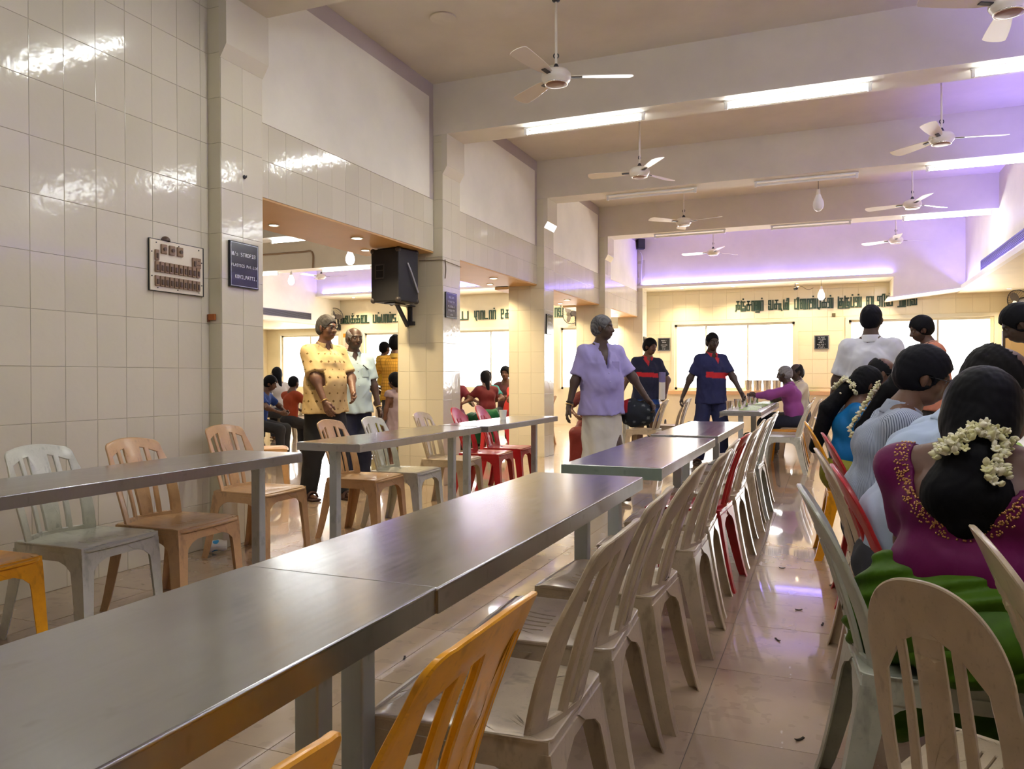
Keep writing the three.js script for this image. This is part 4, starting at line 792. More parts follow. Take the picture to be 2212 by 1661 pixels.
// ---------------------------------------------------------------- people: signed distance fields meshed with surface nets
function surfaceNet(f, lo, hi, h, colorOf) {
  const n = [0, 1, 2].map((k) => Math.max(2, Math.ceil((hi[k] - lo[k]) / h) + 1)), [nx, ny, nz] = n, sy = nx, sz = nx * ny;
  const d = new Float32Array(nx * ny * nz);
  const BL = 5;                                   // blocks far from the surface are filled in one go
  for (let k0 = 0; k0 < nz; k0 += BL) for (let j0 = 0; j0 < ny; j0 += BL) for (let q0 = 0; q0 < nx; q0 += BL) {
    const m = (BL - 1) / 2, c = f(lo[0] + (q0 + m) * h, lo[1] + (j0 + m) * h, lo[2] + (k0 + m) * h), fill = Math.abs(c) > h * 6.2 + 0.012;
    for (let k = k0; k < Math.min(nz, k0 + BL); k++) for (let j = j0; j < Math.min(ny, j0 + BL); j++) for (let q = q0, i = q0 + j * sy + k * sz; q < Math.min(nx, q0 + BL); q++, i++) d[i] = fill ? c : f(lo[0] + q * h, lo[1] + j * h, lo[2] + k * h);
  }
  const vid = new Int32Array(d.length).fill(-1), P_ = [], I = [];
  const E = [[0, 1], [0, 2], [0, 4], [1, 3], [1, 5], [2, 3], [2, 6], [3, 7], [4, 5], [4, 6], [5, 7], [6, 7]], off = [0, 1, sy, sy + 1, sz, sz + 1, sz + sy, sz + sy + 1];
  for (let k = 0; k < nz - 1; k++) for (let j = 0; j < ny - 1; j++) for (let q = 0; q < nx - 1; q++) {
    const b = q + j * sy + k * sz; let m = 0;
    for (let c = 0; c < 8; c++) if (d[b + off[c]] < 0) m |= 1 << c;
    if (m === 0 || m === 255) continue;
    let x = 0, y = 0, z = 0, c = 0;
    for (const [a, e] of E) { const da = d[b + off[a]], de = d[b + off[e]]; if ((da < 0) === (de < 0)) continue; const t = da / (da - de); x += (a & 1) + ((e & 1) - (a & 1)) * t; y += ((a >> 1) & 1) + (((e >> 1) & 1) - ((a >> 1) & 1)) * t; z += (a >> 2) + ((e >> 2) - (a >> 2)) * t; c++; }
    vid[b] = P_.length / 3; P_.push(lo[0] + (q + x / c) * h, lo[1] + (j + y / c) * h, lo[2] + (k + z / c) * h);
  }
  const quad = (a, b, c, e, fl) => { if (a < 0 || b < 0 || c < 0 || e < 0) return; fl ? I.push(a, b, c, a, c, e) : I.push(a, c, b, a, e, c); };
  for (let k = 1; k < nz - 1; k++) for (let j = 1; j < ny - 1; j++) for (let q = 1; q < nx - 1; q++) {
    const b = q + j * sy + k * sz, s = d[b] < 0;
    if (s !== d[b + 1] < 0) quad(vid[b - sy - sz], vid[b - sz], vid[b], vid[b - sy], s);
    if (s !== d[b + sy] < 0) quad(vid[b - 1 - sz], vid[b - 1], vid[b], vid[b - sz], s);
    if (s !== d[b + sz] < 0) quad(vid[b - 1 - sy], vid[b - sy], vid[b], vid[b - 1], s);
  }
  const g = new THREE.BufferGeometry();
  g.setAttribute('position', new THREE.Float32BufferAttribute(P_, 3)); g.setIndex(I);
  g.computeVertexNormals();
  if (colorOf) { const C = new Float32Array(P_.length); for (let i = 0; i < P_.length; i += 3) { const c = colorOf(P_[i], P_[i + 1], P_[i + 2]); C[i] = c[0]; C[i + 1] = c[1]; C[i + 2] = c[2]; } g.setAttribute('color', new THREE.BufferAttribute(C, 3)); }
  return g;
}
// primitives: { c, R } bounding ball, d(x, y, z)
function cone(a, b, ra, rb) {
  const ax = a.x, ay = a.y, az = a.z, bx_ = b.x - ax, by = b.y - ay, bz_ = b.z - az, L = bx_ * bx_ + by * by + bz_ * bz_ + 1e-9, dr = rb - ra;
  return { cx: ax + bx_ / 2, cy: ay + by / 2, cz: az + bz_ / 2, R: Math.sqrt(L) / 2 + Math.max(ra, rb), d: (x, y, z) => { x -= ax; y -= ay; z -= az; let t = (x * bx_ + y * by + z * bz_) / L; t = t < 0 ? 0 : t > 1 ? 1 : t; x -= bx_ * t; y -= by * t; z -= bz_ * t; return Math.sqrt(x * x + y * y + z * z) - ra - dr * t; } };
}
function ell(c, r, q) {                          // ellipsoid, optionally turned by quaternion q
  const cx = c.x, cy = c.y, cz = c.z, [a, b, e] = r, m = q ? new THREE.Matrix4().makeRotationFromQuaternion(q).elements : null;
  return { cx, cy, cz, R: Math.max(a, b, e), d: (x, y, z) => { x -= cx; y -= cy; z -= cz; if (m) { const X = x * m[0] + y * m[1] + z * m[2], Y = x * m[4] + y * m[5] + z * m[6], Z = x * m[8] + y * m[9] + z * m[10]; x = X; y = Y; z = Z; } const k0 = Math.sqrt(x * x / (a * a) + y * y / (b * b) + z * z / (e * e)), k1 = Math.sqrt(x * x / (a * a * a * a) + y * y / (b * b * b * b) + z * z / (e * e * e * e)) + 1e-9; return k0 * (k0 - 1) / k1; } };
}
function ecol(y0, y1, cx, cz, r0, r1, rip = 0, nr = 9, ph = 0) {   // upright elliptical column between two heights, with folds
  return { cx, cy: (y0 + y1) / 2, cz, R: Math.hypot((y1 - y0) / 2, Math.max(...r0, ...r1) + rip), d: (x, y, z) => { const t = Math.max(0, Math.min(1, (y - y0) / (y1 - y0))), a = r0[0] + (r1[0] - r0[0]) * t, b = r0[1] + (r1[1] - r0[1]) * t; x -= cx; z -= cz; const th = Math.atan2(x, z), l = Math.sqrt(x * x / (a * a) + z * z / (b * b)); return Math.max((l - 1) * Math.min(a, b) + rip * (1 - t * 0.8) * Math.sin(th * nr + ph + 2 * Math.sin(th * 2 + 5 * t)), y0 - y, y - y1); } };
}
class Field {
  constructor(k = 0.04) { this.k = k; this.p = []; this.cuts = []; }
  add(...p) { this.p.push(...p); return this; }
  cut(fn) { this.cuts.push(fn); return this; }
  eval(x, y, z) {
    let d = 1; const k = this.k;
    for (const p of this.p) {
      const ex = x - p.cx, ey = y - p.cy, ez = z - p.cz, far = Math.sqrt(ex * ex + ey * ey + ez * ez) - p.R;
      if (far > d + k) continue;
      const e = p.d(x, y, z), h = Math.max(k - Math.abs(d - e), 0) / k; d = Math.min(d, e) - h * h * k * 0.25;
    }
    for (const c of this.cuts) d = Math.max(d, c(x, y, z));
    return d;
  }
  box(m = 0.03) { const lo = [9, 9, 9], hi = [-9, -9, -9]; for (const p of this.p) [p.cx, p.cy, p.cz].forEach((c, i) => { lo[i] = Math.min(lo[i], c - p.R - m); hi[i] = Math.max(hi[i], c + p.R + m); }); return [lo, hi]; }
}
const wob = (x, y, z) => Math.sin(x * 31 + 1.7 * Math.sin(y * 23 + z * 9)) * Math.sin(y * 27 + z * 17 + 1.3 * Math.sin(x * 19)) ;
const ik = (a, t, l1, l2, pole) => {             // two-bone chain: returns [joint, end]
  const d = t.clone().sub(a); let L = d.length(); const mx = (l1 + l2) * 0.998; if (L > mx) { d.multiplyScalar(mx / L); L = mx; } const e = a.clone().add(d), n = d.clone().normalize();
  const c = (l1 * l1 + L * L - l2 * l2) / (2 * L), h = Math.sqrt(Math.max(0, l1 * l1 - c * c)), p = pole.clone().addScaledVector(n, -pole.dot(n)).normalize();
  return [a.clone().addScaledVector(n, c).addScaledVector(p, h), e];
};
const skinMats = new Map(), clothMats = new Map();
const skinMat = S(0xffffff, { vertexColors: true, roughness: 0.5 });
const clothMat = S(0xffffff, { vertexColors: true, roughness: 0.85, bumpMap: tx.weave, bumpScale: 0.0004 });
const silkMat = P(0xffffff, { vertexColors: true, roughness: 0.55, specularIntensity: 0.45, sheen: 0.05, sheenRoughness: 0.4, sheenColor: lin(0.5, 0.5, 0.5), bumpMap: tx.weave, bumpScale: 0.0003 });
const hairMat = P(0xffffff, { vertexColors: true, roughness: 0.55, specularIntensity: 0.14 });
function uvAround(g, seamFront, cx = 0, cz = 0) { const p = g.attributes.position, uv = new Float32Array(p.count * 2); for (let i = 0; i < p.count; i++) { const x = p.getX(i) - cx, z = p.getZ(i) - cz; uv[2 * i] = Math.atan2(x, seamFront ? -z : z) * 0.19; uv[2 * i + 1] = p.getY(i); } g.setAttribute('uv', new THREE.BufferAttribute(uv, 2)); return g; }
/* o: at [x, z], face (deg, 0 = +x, 90 = -z), h, fat, sit (seat height), lean, twist, head {yaw, pitch, roll}, L / R wrist targets with elbow poles (person's own axes: x left, y up, z front),
   feet, skin, top, bottom, hair; res scales the grid */
function person(o) {
  const s = (o.h ?? 1.68) / 1.7, res = o.res ?? 1, t = thing('person', o.label, 'person', [o.at[0], o.y0 ?? 0, o.at[1]], R(o.face + 90), o.group);
  const V = (x, y, z) => v3(x * s, y * s, z * s), fat = o.fat ?? 0, wd = o.wide ?? 1, sk = o.skin ?? [0.10, 0.047, 0.028];
  const lean = o.lean ?? 0, rot = (a, y = 0) => new THREE.Quaternion().setFromEuler(new THREE.Euler(a, y, o.sideLean ?? 0, 'YXZ')), tw = o.twist ?? 0;
  const sit = o.sit, hipY = sit !== undefined ? sit + 0.09 * s : 0.92 * s;
  const pel = v3(0, hipY + 0.03 * s, 0), up = (q, y) => v3(0, y * s, 0).applyQuaternion(q);
  const waist = pel.clone().add(up(rot(lean * 0.4, tw * 0.3), 0.15)), chest = waist.clone().add(up(rot(lean * 0.85, tw * 0.7), 0.19)), cq = rot(lean, tw), neck = chest.clone().add(up(cq, 0.165));
  const sh = [1, -1].map((q) => neck.clone().add(V(q * 0.158 * wd, -0.070, -0.008).applyQuaternion(cq)));
  const hd = o.head ?? {}, hq = new THREE.Quaternion().setFromEuler(new THREE.Euler(hd.pitch ?? 0, hd.yaw ?? 0, hd.roll ?? 0, 'YXZ'));
  const nq = rot(lean * 0.8 + (hd.pitch ?? 0) * 0.3, tw), hc = neck.clone().add(V(0, 0.085 + (o.neckLen ?? 0), 0.012).applyQuaternion(nq)).add(V(0, 0.08, 0.02).applyQuaternion(hq));
  const hip = [1, -1].map((q) => pel.clone().add(V(q * 0.085, -0.03, 0)));
  // arms
  const arm = [o.L, o.R].map((a, i) => { const q = i ? -1 : 1, w = a?.w ? V(...a.w) : V(q * 0.25, 0.80 + (sit !== undefined ? 0 : 0), 0.05), p = a?.p ? v3(...a.p) : v3(q * 0.3, 0, -1); const [e, wr] = ik(sh[i], w, 0.285 * s, 0.245 * s, p); return { s: sh[i], e, w: wr, curl: a?.curl ?? 0.5, palm: a?.palm, rollq: q }; });
  const leg = [0, 1].map((i) => { const q = i ? -1 : 1, f = o.feet?.[i] ?? (sit !== undefined ? [q * 0.13, 0.08, 0.42] : [q * 0.10, 0.08, 0]); const [k, an] = ik(hip[i], V(...f), 0.43 * s, 0.42 * s, v3(q * 0.12, sit !== undefined ? 1 : 0.05, 1)); return { h: hip[i], k, a: an, turn: o.toe?.[i] ?? q * 0.15 }; });
  const c = (a, b, ra, rb) => cone(a, b, ra * s, rb * s), E = (p, r, q) => ell(p, r.map((x) => x * s), q);
  const fwd = (q, x, y, z) => V(x, y, z).applyQuaternion(q);
  // ---- body
  const B = new Field(0.05 * s);
  B.add(E(pel, [0.155 * wd, 0.12, 0.115 + fat * 0.5]), E(waist.clone().add(fwd(cq, 0, 0, 0.015 + fat * 0.5)), [0.14 * wd + fat * 0.4, 0.15, 0.105 + fat], cq), E(chest, [0.150 * wd, 0.135, 0.108 + fat * 0.4], cq));
  for (let i = 0; i < 2; i++) {
    const q = i ? -1 : 1, a = arm[i], l = leg[i];
    B.add(c(neck.clone().add(fwd(cq, q * 0.022, -0.012, -0.012)), a.s, 0.050, 0.054), c(a.s, a.e, 0.052, 0.040), c(a.e, a.w, 0.041, 0.027), c(l.h, l.k, 0.088 + fat * 0.2, 0.057), c(l.k, l.a, 0.056, 0.036));
    const toe = V(0, 0, 0.16).applyAxisAngle(v3(0, 1, 0), l.turn); B.add(c(l.a.clone().add(V(0, -0.045, -0.02)), l.a.clone().add(V(0, -0.05, 0)).add(toe), 0.034, 0.026), c(l.a, l.a.clone().add(V(0, -0.035, 0)), 0.036, 0.036));
  }
  B.add(c(neck.clone().add(fwd(cq, 0, -0.03, -0.008)), hc.clone().add(fwd(hq, 0, -0.05, -0.012)), 0.062, 0.056));
  const geos = [], flat = () => sk;
  const vary = (x, y, z) => { const k = 1 + 0.06 * wob(x * 0.6, y * 0.6, z * 0.6); return [sk[0] * k, sk[1] * k, sk[2] * k]; };
  { const [lo, hi] = B.box(0.02); geos.push(surfaceNet((x, y, z) => B.eval(x, y, z), lo, hi, 0.017 * res, vary)); }
  // ---- head (own grid, head frame)
  const F = new Field(0.018);
  const W = (x, y, z) => v3(x, y, z), child = o.child ? 1.0 : 1;
  F.add(ell(W(0, 0.026, -0.014), [0.075, 0.090, 0.094]), ell(W(0, -0.028, 0.022), [0.061, 0.082, 0.066]), ell(W(0, -0.074, 0.030), [0.044 + fat * 0.15, 0.036, 0.046]), cone(W(0, 0.006, 0.086), W(0, -0.028, 0.104), 0.008, 0.0125), ell(W(0.011, -0.033, 0.094), [0.009, 0.007, 0.010]), ell(W(-0.011, -0.033, 0.094), [0.009, 0.007, 0.010]), ell(W(0, 0.026, 0.074), [0.048, 0.011, 0.015]), ell(W(0, -0.062, 0.080), [0.022, 0.010, 0.011]), cone(W(0, -0.06, -0.012), W(0, -0.165, -0.030), 0.052, 0.056), ell(W(0.040, -0.03, 0.055), [0.022, 0.022, 0.018]), ell(W(-0.040, -0.03, 0.055), [0.022, 0.022, 0.018]));
  const ears = new Field(0.006); for (const q of [1, -1]) ears.add(ell(W(q * 0.078, -0.006, -0.006), [0.011, 0.031, 0.019], new THREE.Quaternion().setFromEuler(new THREE.Euler(-0.2, q * 0.35, 0))), ell(W(q * 0.074, -0.033, 0.0), [0.008, 0.011, 0.009]));
  const socket = [1, -1].map((q) => ell(W(q * 0.030, 0.006, 0.096), [0.019, 0.012, 0.022])), eye = [1, -1].map((q) => ell(W(q * 0.030, 0.004, 0.0735), [0.0135, 0.0115, 0.0115]));
  const headD = (x, y, z) => { let d = Math.min(F.eval(x, y, z), ears.eval(x, y, z)); for (const q of socket) { const e = -q.d(x, y, z), h = Math.max(0.008 - Math.abs(d - e), 0) / 0.008; d = Math.max(d, e) + h * h * 0.002; } for (const q of eye) d = Math.min(d, q.d(x, y, z)); return Math.max(d, -0.155 - y); };
  const hcol = o.hair?.color ?? [0.010, 0.009, 0.010];
  const headC = (x, y, z) => {
    for (const q of [1, -1]) { const ex = x - q * 0.030, ey = y - 0.004; if (z > 0.066 && Math.abs(ex) < 0.0115 && Math.abs(ey) < 0.0042) return Math.hypot(ex - (hd.gaze ?? 0), ey) < 0.0055 ? [0.012, 0.008, 0.006] : [0.14, 0.13, 0.12]; if (z > 0.05 && Math.abs(ex + q * 0.0) < 0.021 && Math.abs(y - 0.027 - 0.15 * Math.abs(ex)) < 0.0050) return [0.022, 0.018, 0.017]; }
    if (z > 0.072 && Math.abs(y + 0.062) < 0.0085 && Math.abs(x) < 0.023) return [sk[0] * 1.15, sk[1] * 0.72, sk[2] * 0.75];
    if (o.hair?.moustache && z > 0.07 && Math.abs(y + 0.049) < 0.008 && Math.abs(x) < 0.030) return hcol;
    if (o.hair?.beard && y < -0.045 && z > 0.0 && Math.abs(x) < 0.06 && y > -0.115 && !(Math.abs(y + 0.062) < 0.009 && Math.abs(x) < 0.022)) return MIX(sk, hcol, 0.7);
    const k = 1 + 0.08 * wob(x * 2, y * 2, z * 2); return [sk[0] * k, sk[1] * k, sk[2] * k];
  };
  const hs = (o.headScale ?? 1) * s, place = (g) => { g.scale(hs, hs, hs); g.applyQuaternion(hq); g.translate(hc.x, hc.y, hc.z); return g; };
  geos.push(place(surfaceNet(headD, [-0.10, -0.165, -0.12], [0.10, 0.13, 0.13], 0.0058 * Math.pow(res, 1.2), headC)));
  // ---- hands with five fingers
  arm.forEach((a, i) => {
    const q = i ? -1 : 1, dir = a.w.clone().sub(a.e).normalize(), pn = a.palm ? v3(...a.palm) : v3(-q, 0, 0.25); pn.addScaledVector(dir, -pn.dot(dir)).normalize();   // palm normal
    const side = new THREE.Vector3().crossVectors(dir, pn).normalize(), th = (new THREE.Vector3().crossVectors(side, dir).dot(pn) > 0 ? 1 : 1);
    // thumb side: towards the front of the body
    const tsign = side.dot(v3(0, 0.2, 1)) >= 0 ? 1 : -1, fx = (x, y, z) => a.w.clone().addScaledVector(side, x * tsign * s).addScaledVector(dir, y * s).addScaledVector(pn, z * s);
    const Hn = new Field(0.010 * s); const k = (p1, p2, r1, r2) => Hn.add(cone(fx(...p1), fx(...p2), r1 * s, r2 * s));
    k([0, -0.03, 0], [0, 0.02, 0], 0.027, 0.024);
    const cu = a.curl;
    [[0.030, 0.070, 0.0088], [0.010, 0.080, 0.0092], [-0.010, 0.074, 0.0088], [-0.029, 0.058, 0.0078]].forEach(([x, len, r], n) => {
      k([x * 0.5, 0.015, 0], [x, 0.088 - Math.abs(n - 1.2) * 0.004, 0.001], 0.017, 0.0125);
      let y = 0.088 - Math.abs(n - 1.2) * 0.004, z = 0.001, an = cu * 0.55, x0 = x; const sp = x * 0.14;
      [0.45, 0.32, 0.25].forEach((f, m) => { const y1 = y + Math.cos(an) * len * f, z1 = z + Math.sin(an) * len * f, x1 = x0 + sp * f; k([x0, y, z], [x1, y1, z1], r * (1 - m * 0.06), r * (0.94 - m * 0.07)); y = y1; z = z1; x0 = x1; an += cu * 0.75; });
    });
    k([0.018, 0.02, 0.004], [0.040, 0.045, 0.012], 0.016, 0.012); k([0.040, 0.045, 0.012], [0.047, 0.078, 0.020 + cu * 0.012], 0.0108, 0.0095); k([0.047, 0.078, 0.020 + cu * 0.012], [0.043, 0.102, 0.026 + cu * 0.022], 0.0095, 0.008);
    const [lo, hi] = Hn.box(0.006); geos.push(surfaceNet((x, y, z) => Hn.eval(x, y, z), lo, hi, 0.0046 * Math.pow(res, 1.3), vary));
  });
  const body = mergeGeometries(geos.map((g) => { const h = g.toNonIndexed(); return uvm(h); }));
  put('body', body, skinMat, t);
  const cloth = (name, fld, opt, colorOf, mat = clothMat, seam = false) => {
    const amp = opt.fold ?? 0.0035, [lo, hi] = fld.box(0.02), D = opt.extra;
    const g = surfaceNet((x, y, z) => { let d = fld.eval(x, y, z); if (Math.abs(d) < 0.05) d += amp * (wob(x, y * 0.6, z) + 0.5 * wob(x * 2.1 + 3, y * 1.4, z * 2.3)); if (opt.pleat && Math.abs(d) < 0.05) d += opt.pleat[0] * Math.sin(x * opt.pleat[1] + y * opt.pleat[2] + z * opt.pleat[3] + 1.2 * Math.sin(x * 6 + y * 9)); return D ? D(x, y, z, d) : d; }, lo, hi, (opt.h ?? 0.0125) * res, colorOf);
    return put(name, uvAround(g, seam), mat, t);
  };
  const solid = (col, k = 0.05) => (x, y, z) => { const m = 1 + k * wob(x * 0.5, y * 0.4, z * 0.5); return col.map((q) => q * m); };
  // ---- top garment
  const T = o.top;
  if (T) {
    const f = new Field(0.055 * s), inf = T.loose ?? 0.018;
    f.add(E(waist.clone().add(fwd(cq, 0, 0, 0.012 + fat * 0.5)), [0.14 * wd + fat * 0.4 + inf * 1.1, 0.17, 0.105 + fat + inf * 1.2], cq), E(chest, [0.150 * wd + inf, 0.140, 0.108 + fat * 0.4 + inf * 1.2], cq));
    const hem = (T.hem ?? 0.80) * s;
    if (sit === undefined) f.add(ecol(hem, chest.y - 0.02 * s, pel.x * 0.5 + waist.x * 0.5, (pel.z + waist.z) / 2 + fat * 0.3 * s, [(0.178 * wd + inf) * s + fat * 0.3 * s, (0.128 + inf + fat * 0.8) * s], [(0.132 * wd + inf) * s, (0.088 + inf + fat * 0.4) * s], T.ripple ?? 0.004, 7, o.at[0]));
    else if (!T.crop) f.add(E(pel.clone().add(V(0, 0.02, 0.02)), [0.165 * wd, 0.12, 0.118 + fat * 0.6]));
    const ends = [];
    arm.forEach((a, i) => {
      const q = i ? -1 : 1, L_ = T.sleeve ?? 0.72; f.add(c(neck.clone().add(fwd(cq, q * 0.030, -0.020, -0.010)), a.s, 0.056, 0.058 + inf * 0.3));
      if (L_ <= 1) { const e = a.s.clone().lerp(a.e, L_), n = a.e.clone().sub(a.s).normalize(); f.add(c(a.s, a.s.clone().lerp(a.e, L_ + 0.08), 0.056 + inf * 0.4, 0.050 + inf * 0.75)); ends.push({ e, n, s: a.s }); }
      else { f.add(c(a.s, a.e, 0.058 + inf * 0.5, 0.050 + inf * 0.5), c(a.e, a.w, 0.048 + inf * 0.5, 0.040)); ends.push({ e: a.e.clone().lerp(a.w, L_ - 1), n: a.w.clone().sub(a.e).normalize(), s: a.e }); }
    });
    // sleeves end flat: cut only near the arm itself
    f.cut((x, y, z) => { let m = -1; for (const { e, n, s: s0 } of ends) { const dx = x - e.x, dy = y - e.y, dz = z - e.z, al = dx * n.x + dy * n.y + dz * n.z; if (al > 0 && al < 0.13) { const r2 = dx * dx + dy * dy + dz * dz - al * al; if (r2 < 0.0075 * s) m = Math.max(m, al); } } return m; });
    if (sit === undefined) f.cut((x, y, z) => hem - y + 0.012 * Math.sin(Math.atan2(x, z) * 2));
    // neck opening; v = depth of the V in front
    const nk = neck.clone().add(fwd(cq, 0, 0.02, 0.0)), iq = cq.clone().invert(), lp = v3(0, 0, 0), vd = T.v ?? 0.05, vw = T.vw ?? 0.045, back = T.back ?? 0;
    f.cut((x, y, z) => {
      lp.set(x - neck.x, y - neck.y, z - neck.z).applyQuaternion(iq);
      const u = lp.x / s, w = lp.y / s, d = lp.z / s; let r = Math.hypot(u, d * 1.05) - 0.062 - Math.max(0, w - 0.0) * 0.1; let m = w > -0.035 ? -r * s : -1;
      m = Math.max(m, (w - 0.028) * s);
      if (d > 0.0) { const half = vw * Math.max(0, Math.min(1, (w + vd) / vd)); const k = half - Math.abs(u); if (w > -vd) m = Math.max(m, Math.min(k, w + vd, d - 0.02) * s); }
      if (back && d < 0) m = Math.max(m, (1 - Math.sqrt(u * u / (back[0] * back[0]) + (w * w) / (back[1] * back[1]))) * 0.05 * s);
      return m;
    });
    const m = cloth(T.name ?? 'shirt', f, { h: T.h ?? 0.0125, fold: T.fold ?? 0.004 }, T.colorOf ? (x, y, z) => T.colorOf(x / s, y / s, z / s, { neck, cq, s }) : solid(T.color), T.mat ?? clothMat, T.seamFront);
    if (T.collar) {
      const cg = new Field(0.01); cg.add(c(neck.clone().add(fwd(cq, 0, -0.02, -0.005)), neck.clone().add(fwd(cq, 0, 0.052, 0.002)), 0.082, 0.064));
      const g = surfaceNet((x, y, z) => { const d = cg.eval(x, y, z); lp.set(x - neck.x, y - neck.y, z - neck.z).applyQuaternion(iq); const u = lp.x / s, w = lp.y / s, e = lp.z / s; let q = Math.abs(d) - 0.0055 * s; q = Math.max(q, (w - 0.040 + Math.max(0, e) * 0.35) * s, (-0.025 - w - Math.max(0, e - 0.03) * 0.4) * s); if (e > 0.02) q = Math.max(q, ((T.collarOpen ?? 0.016) + Math.max(0, 0.03 - w) * 0.30 - Math.abs(u)) * s); return q; }, [neck.x - 0.13, neck.y - 0.11, neck.z - 0.13], [neck.x + 0.13, neck.y + 0.12, neck.z + 0.14], 0.006 * Math.sqrt(res), solid(T.collar));
      put('collar', uvAround(g), T.mat && !T.mat.map ? T.mat : clothMat, m);
    }
    if (T.placket) { const gs = []; for (const w of [-0.10, -0.18, -0.26, -0.34]) { const p = neck.clone().add(fwd(cq, 0.0, w, 0)); let z = 0.05; for (; z < 0.4; z += 0.004) if (f.eval(p.x, p.y, z * s + p.z) > 0.001) break; const b = new THREE.SphereGeometry(0.0065 * s, 8, 6); b.translate(p.x, p.y, p.z + z * s); const bm = put('button', b, S(lin(...T.placket)), m); } }
    if (T.pocket) { const p = neck.clone().add(fwd(cq, 0.085, -0.20, 0)); let z = 0.02; for (; z < 0.4; z += 0.004) if (f.eval(p.x, p.y, p.z + z * s) > 0.002) break; const g = rbx(0.085 * s, 0.10 * s, 0.012, 0.004); g.rotateY(0.32); g.translate(p.x, p.y, p.z + z * s - 0.002); put('pocket', g, S(lin(...T.pocket), { roughness: 0.85 }), m); if (T.pen) { const pn = cyl(0.005, 0.005, 0.07, 8); pn.rotateZ(0.9); pn.translate(p.x, p.y + 0.055 * s, p.z + z * s + 0.008); put('pen', pn, M.black, m); } }
  }
  // ---- bottom garment
  const Q = o.bottom;
  if (Q) {
    const f = new Field(0.05 * s);
    if (Q.kind === 'trousers') {
      const inf = Q.loose ?? 0.022; f.add(E(pel, [0.162 * wd, 0.135, 0.125 + fat * 0.6]));
      leg.forEach((l) => f.add(c(l.h, l.k, 0.098 + fat * 0.25, 0.062 + inf), c(l.k, l.a.clone().add(V(0, -0.02, 0)), 0.060 + inf, 0.048 + inf)));
      f.cut((x, y) => Math.max(0.055 * s - y));
    } else if (Q.kind === 'skirt') {
      if (sit === undefined) f.add(ecol((Q.y0 ?? 0.06) * s, (Q.y1 ?? 1.0) * s, (Q.dx ?? 0) * s, pel.z + (Q.dz ?? 0.01) * s, (Q.r0 ?? [0.24, 0.21]).map((x) => x * s), (Q.r1 ?? [0.165, 0.135]).map((x) => x * s), Q.ripple ?? 0.012, Q.n ?? 8, 0.6), E(pel, [0.165 * wd, 0.14, 0.13 + fat * 0.5]));
      else { f.k = 0.10 * s; f.add(E(pel, [0.185 * wd, 0.14, 0.15 + fat])); leg.forEach((l) => f.add(c(l.h, l.k, 0.115, 0.09), c(l.k, l.a.clone().add(V(0, 0.02, 0)), 0.09, 0.11))); f.add(c(leg[0].k.clone().lerp(leg[1].k, 0.5), leg[0].a.clone().lerp(leg[1].a, 0.5), 0.09, 0.10)); f.cut((x, y) => 0.05 * s - y); }
    }
    cloth(Q.name ?? Q.kind, f, { h: Q.h ?? 0.014, fold: Q.fold ?? 0.005 }, Q.colorOf ? (x, y, z) => Q.colorOf(x / s, y / s, z / s) : solid(Q.color), Q.mat ?? clothMat);
  }
  // ---- draped cloth such as a saree end: chain of cones given in own axes
  for (const D of o.drapes ?? []) { const f = new Field(0.06 * s); for (const [a, b, r0, r1] of D.chain) f.add(c(V(...a), V(...b), r0, r1)); cloth(D.name, f, { h: D.h ?? 0.014, fold: D.fold ?? 0.006, pleat: D.pleat }, D.colorOf ? (x, y, z) => D.colorOf(x / s, y / s, z / s) : solid(D.color), D.mat ?? silkMat); }
  let hairMesh; // ---- hair in the head frame
  const Hr = o.hair;
  if (Hr && Hr.style !== 'none') {
    const f = new Field(0.02), th = Hr.thick ?? 0.009;
    f.add(ell(W(0, 0.030, -0.016), [0.076 + th, 0.092 + th * 1.1, 0.096 + th]));
    if (Hr.style !== 'short' && Hr.style !== 'bald') f.add(ell(W(0, -0.02, -0.05), [0.074 + th, 0.085, 0.064 + th]));
    else f.add(ell(W(0, -0.012, -0.045), [0.073 + th * 0.7, 0.07, 0.066 + th * 0.6]));
    for (const [a, b, r0, r1] of Hr.chain ?? []) f.add(cone(W(...a), W(...b), r0, r1));
    const face = ell(W(0, -0.055 - (Hr.low ?? 0), 0.085), [0.082, 0.115, 0.085]), earCut = [1, -1].map((q) => ell(W(q * 0.085, -0.02, 0.01), [0.025, 0.03, 0.035]));
    const crown = Hr.style === 'bald' ? ell(W(0, 0.105, 0.045), [Hr.bw ?? 0.085, 0.105, 0.12]) : null;
    const col = Hr.color ?? [0.010, 0.009, 0.010], col2 = Hr.color2 ?? col;
    const g = surfaceNet((x, y, z) => { let d = f.eval(x, y, z) + (Hr.rough ?? 0.0022) * (0.7 * wob(x * 4, y * 3, z * 4) + 0.5 * Math.sin(x * 310 + y * 60) * Math.sin(z * 290 + y * 40)); d = Math.max(d, -face.d(x, y, z)); if (Hr.style !== 'cover') for (const e of earCut) d = Math.max(d, -e.d(x, y, z)); if (crown) d = Math.max(d, -crown.d(x, y, z)); if (!(Hr.chain)) d = Math.max(d, -0.095 - y); return d; },
      Hr.box?.[0] ?? [-0.12, -0.13, -0.15], Hr.box?.[1] ?? [0.12, 0.16, 0.13], (Hr.h ?? 0.0062) * Math.pow(res, 1.15), (x, y, z) => MIX(col, col2, Math.max(0, Math.min(1, 0.5 + 0.35 * wob(x * 2.2, y * 2, z * 2.2) + 0.4 * Math.sin(x * 420 + 9 * z) * Math.sin(y * 130 + z * 260)))));
    hairMesh = put('hair', uvm(place(g)), hairMat, t);
  }
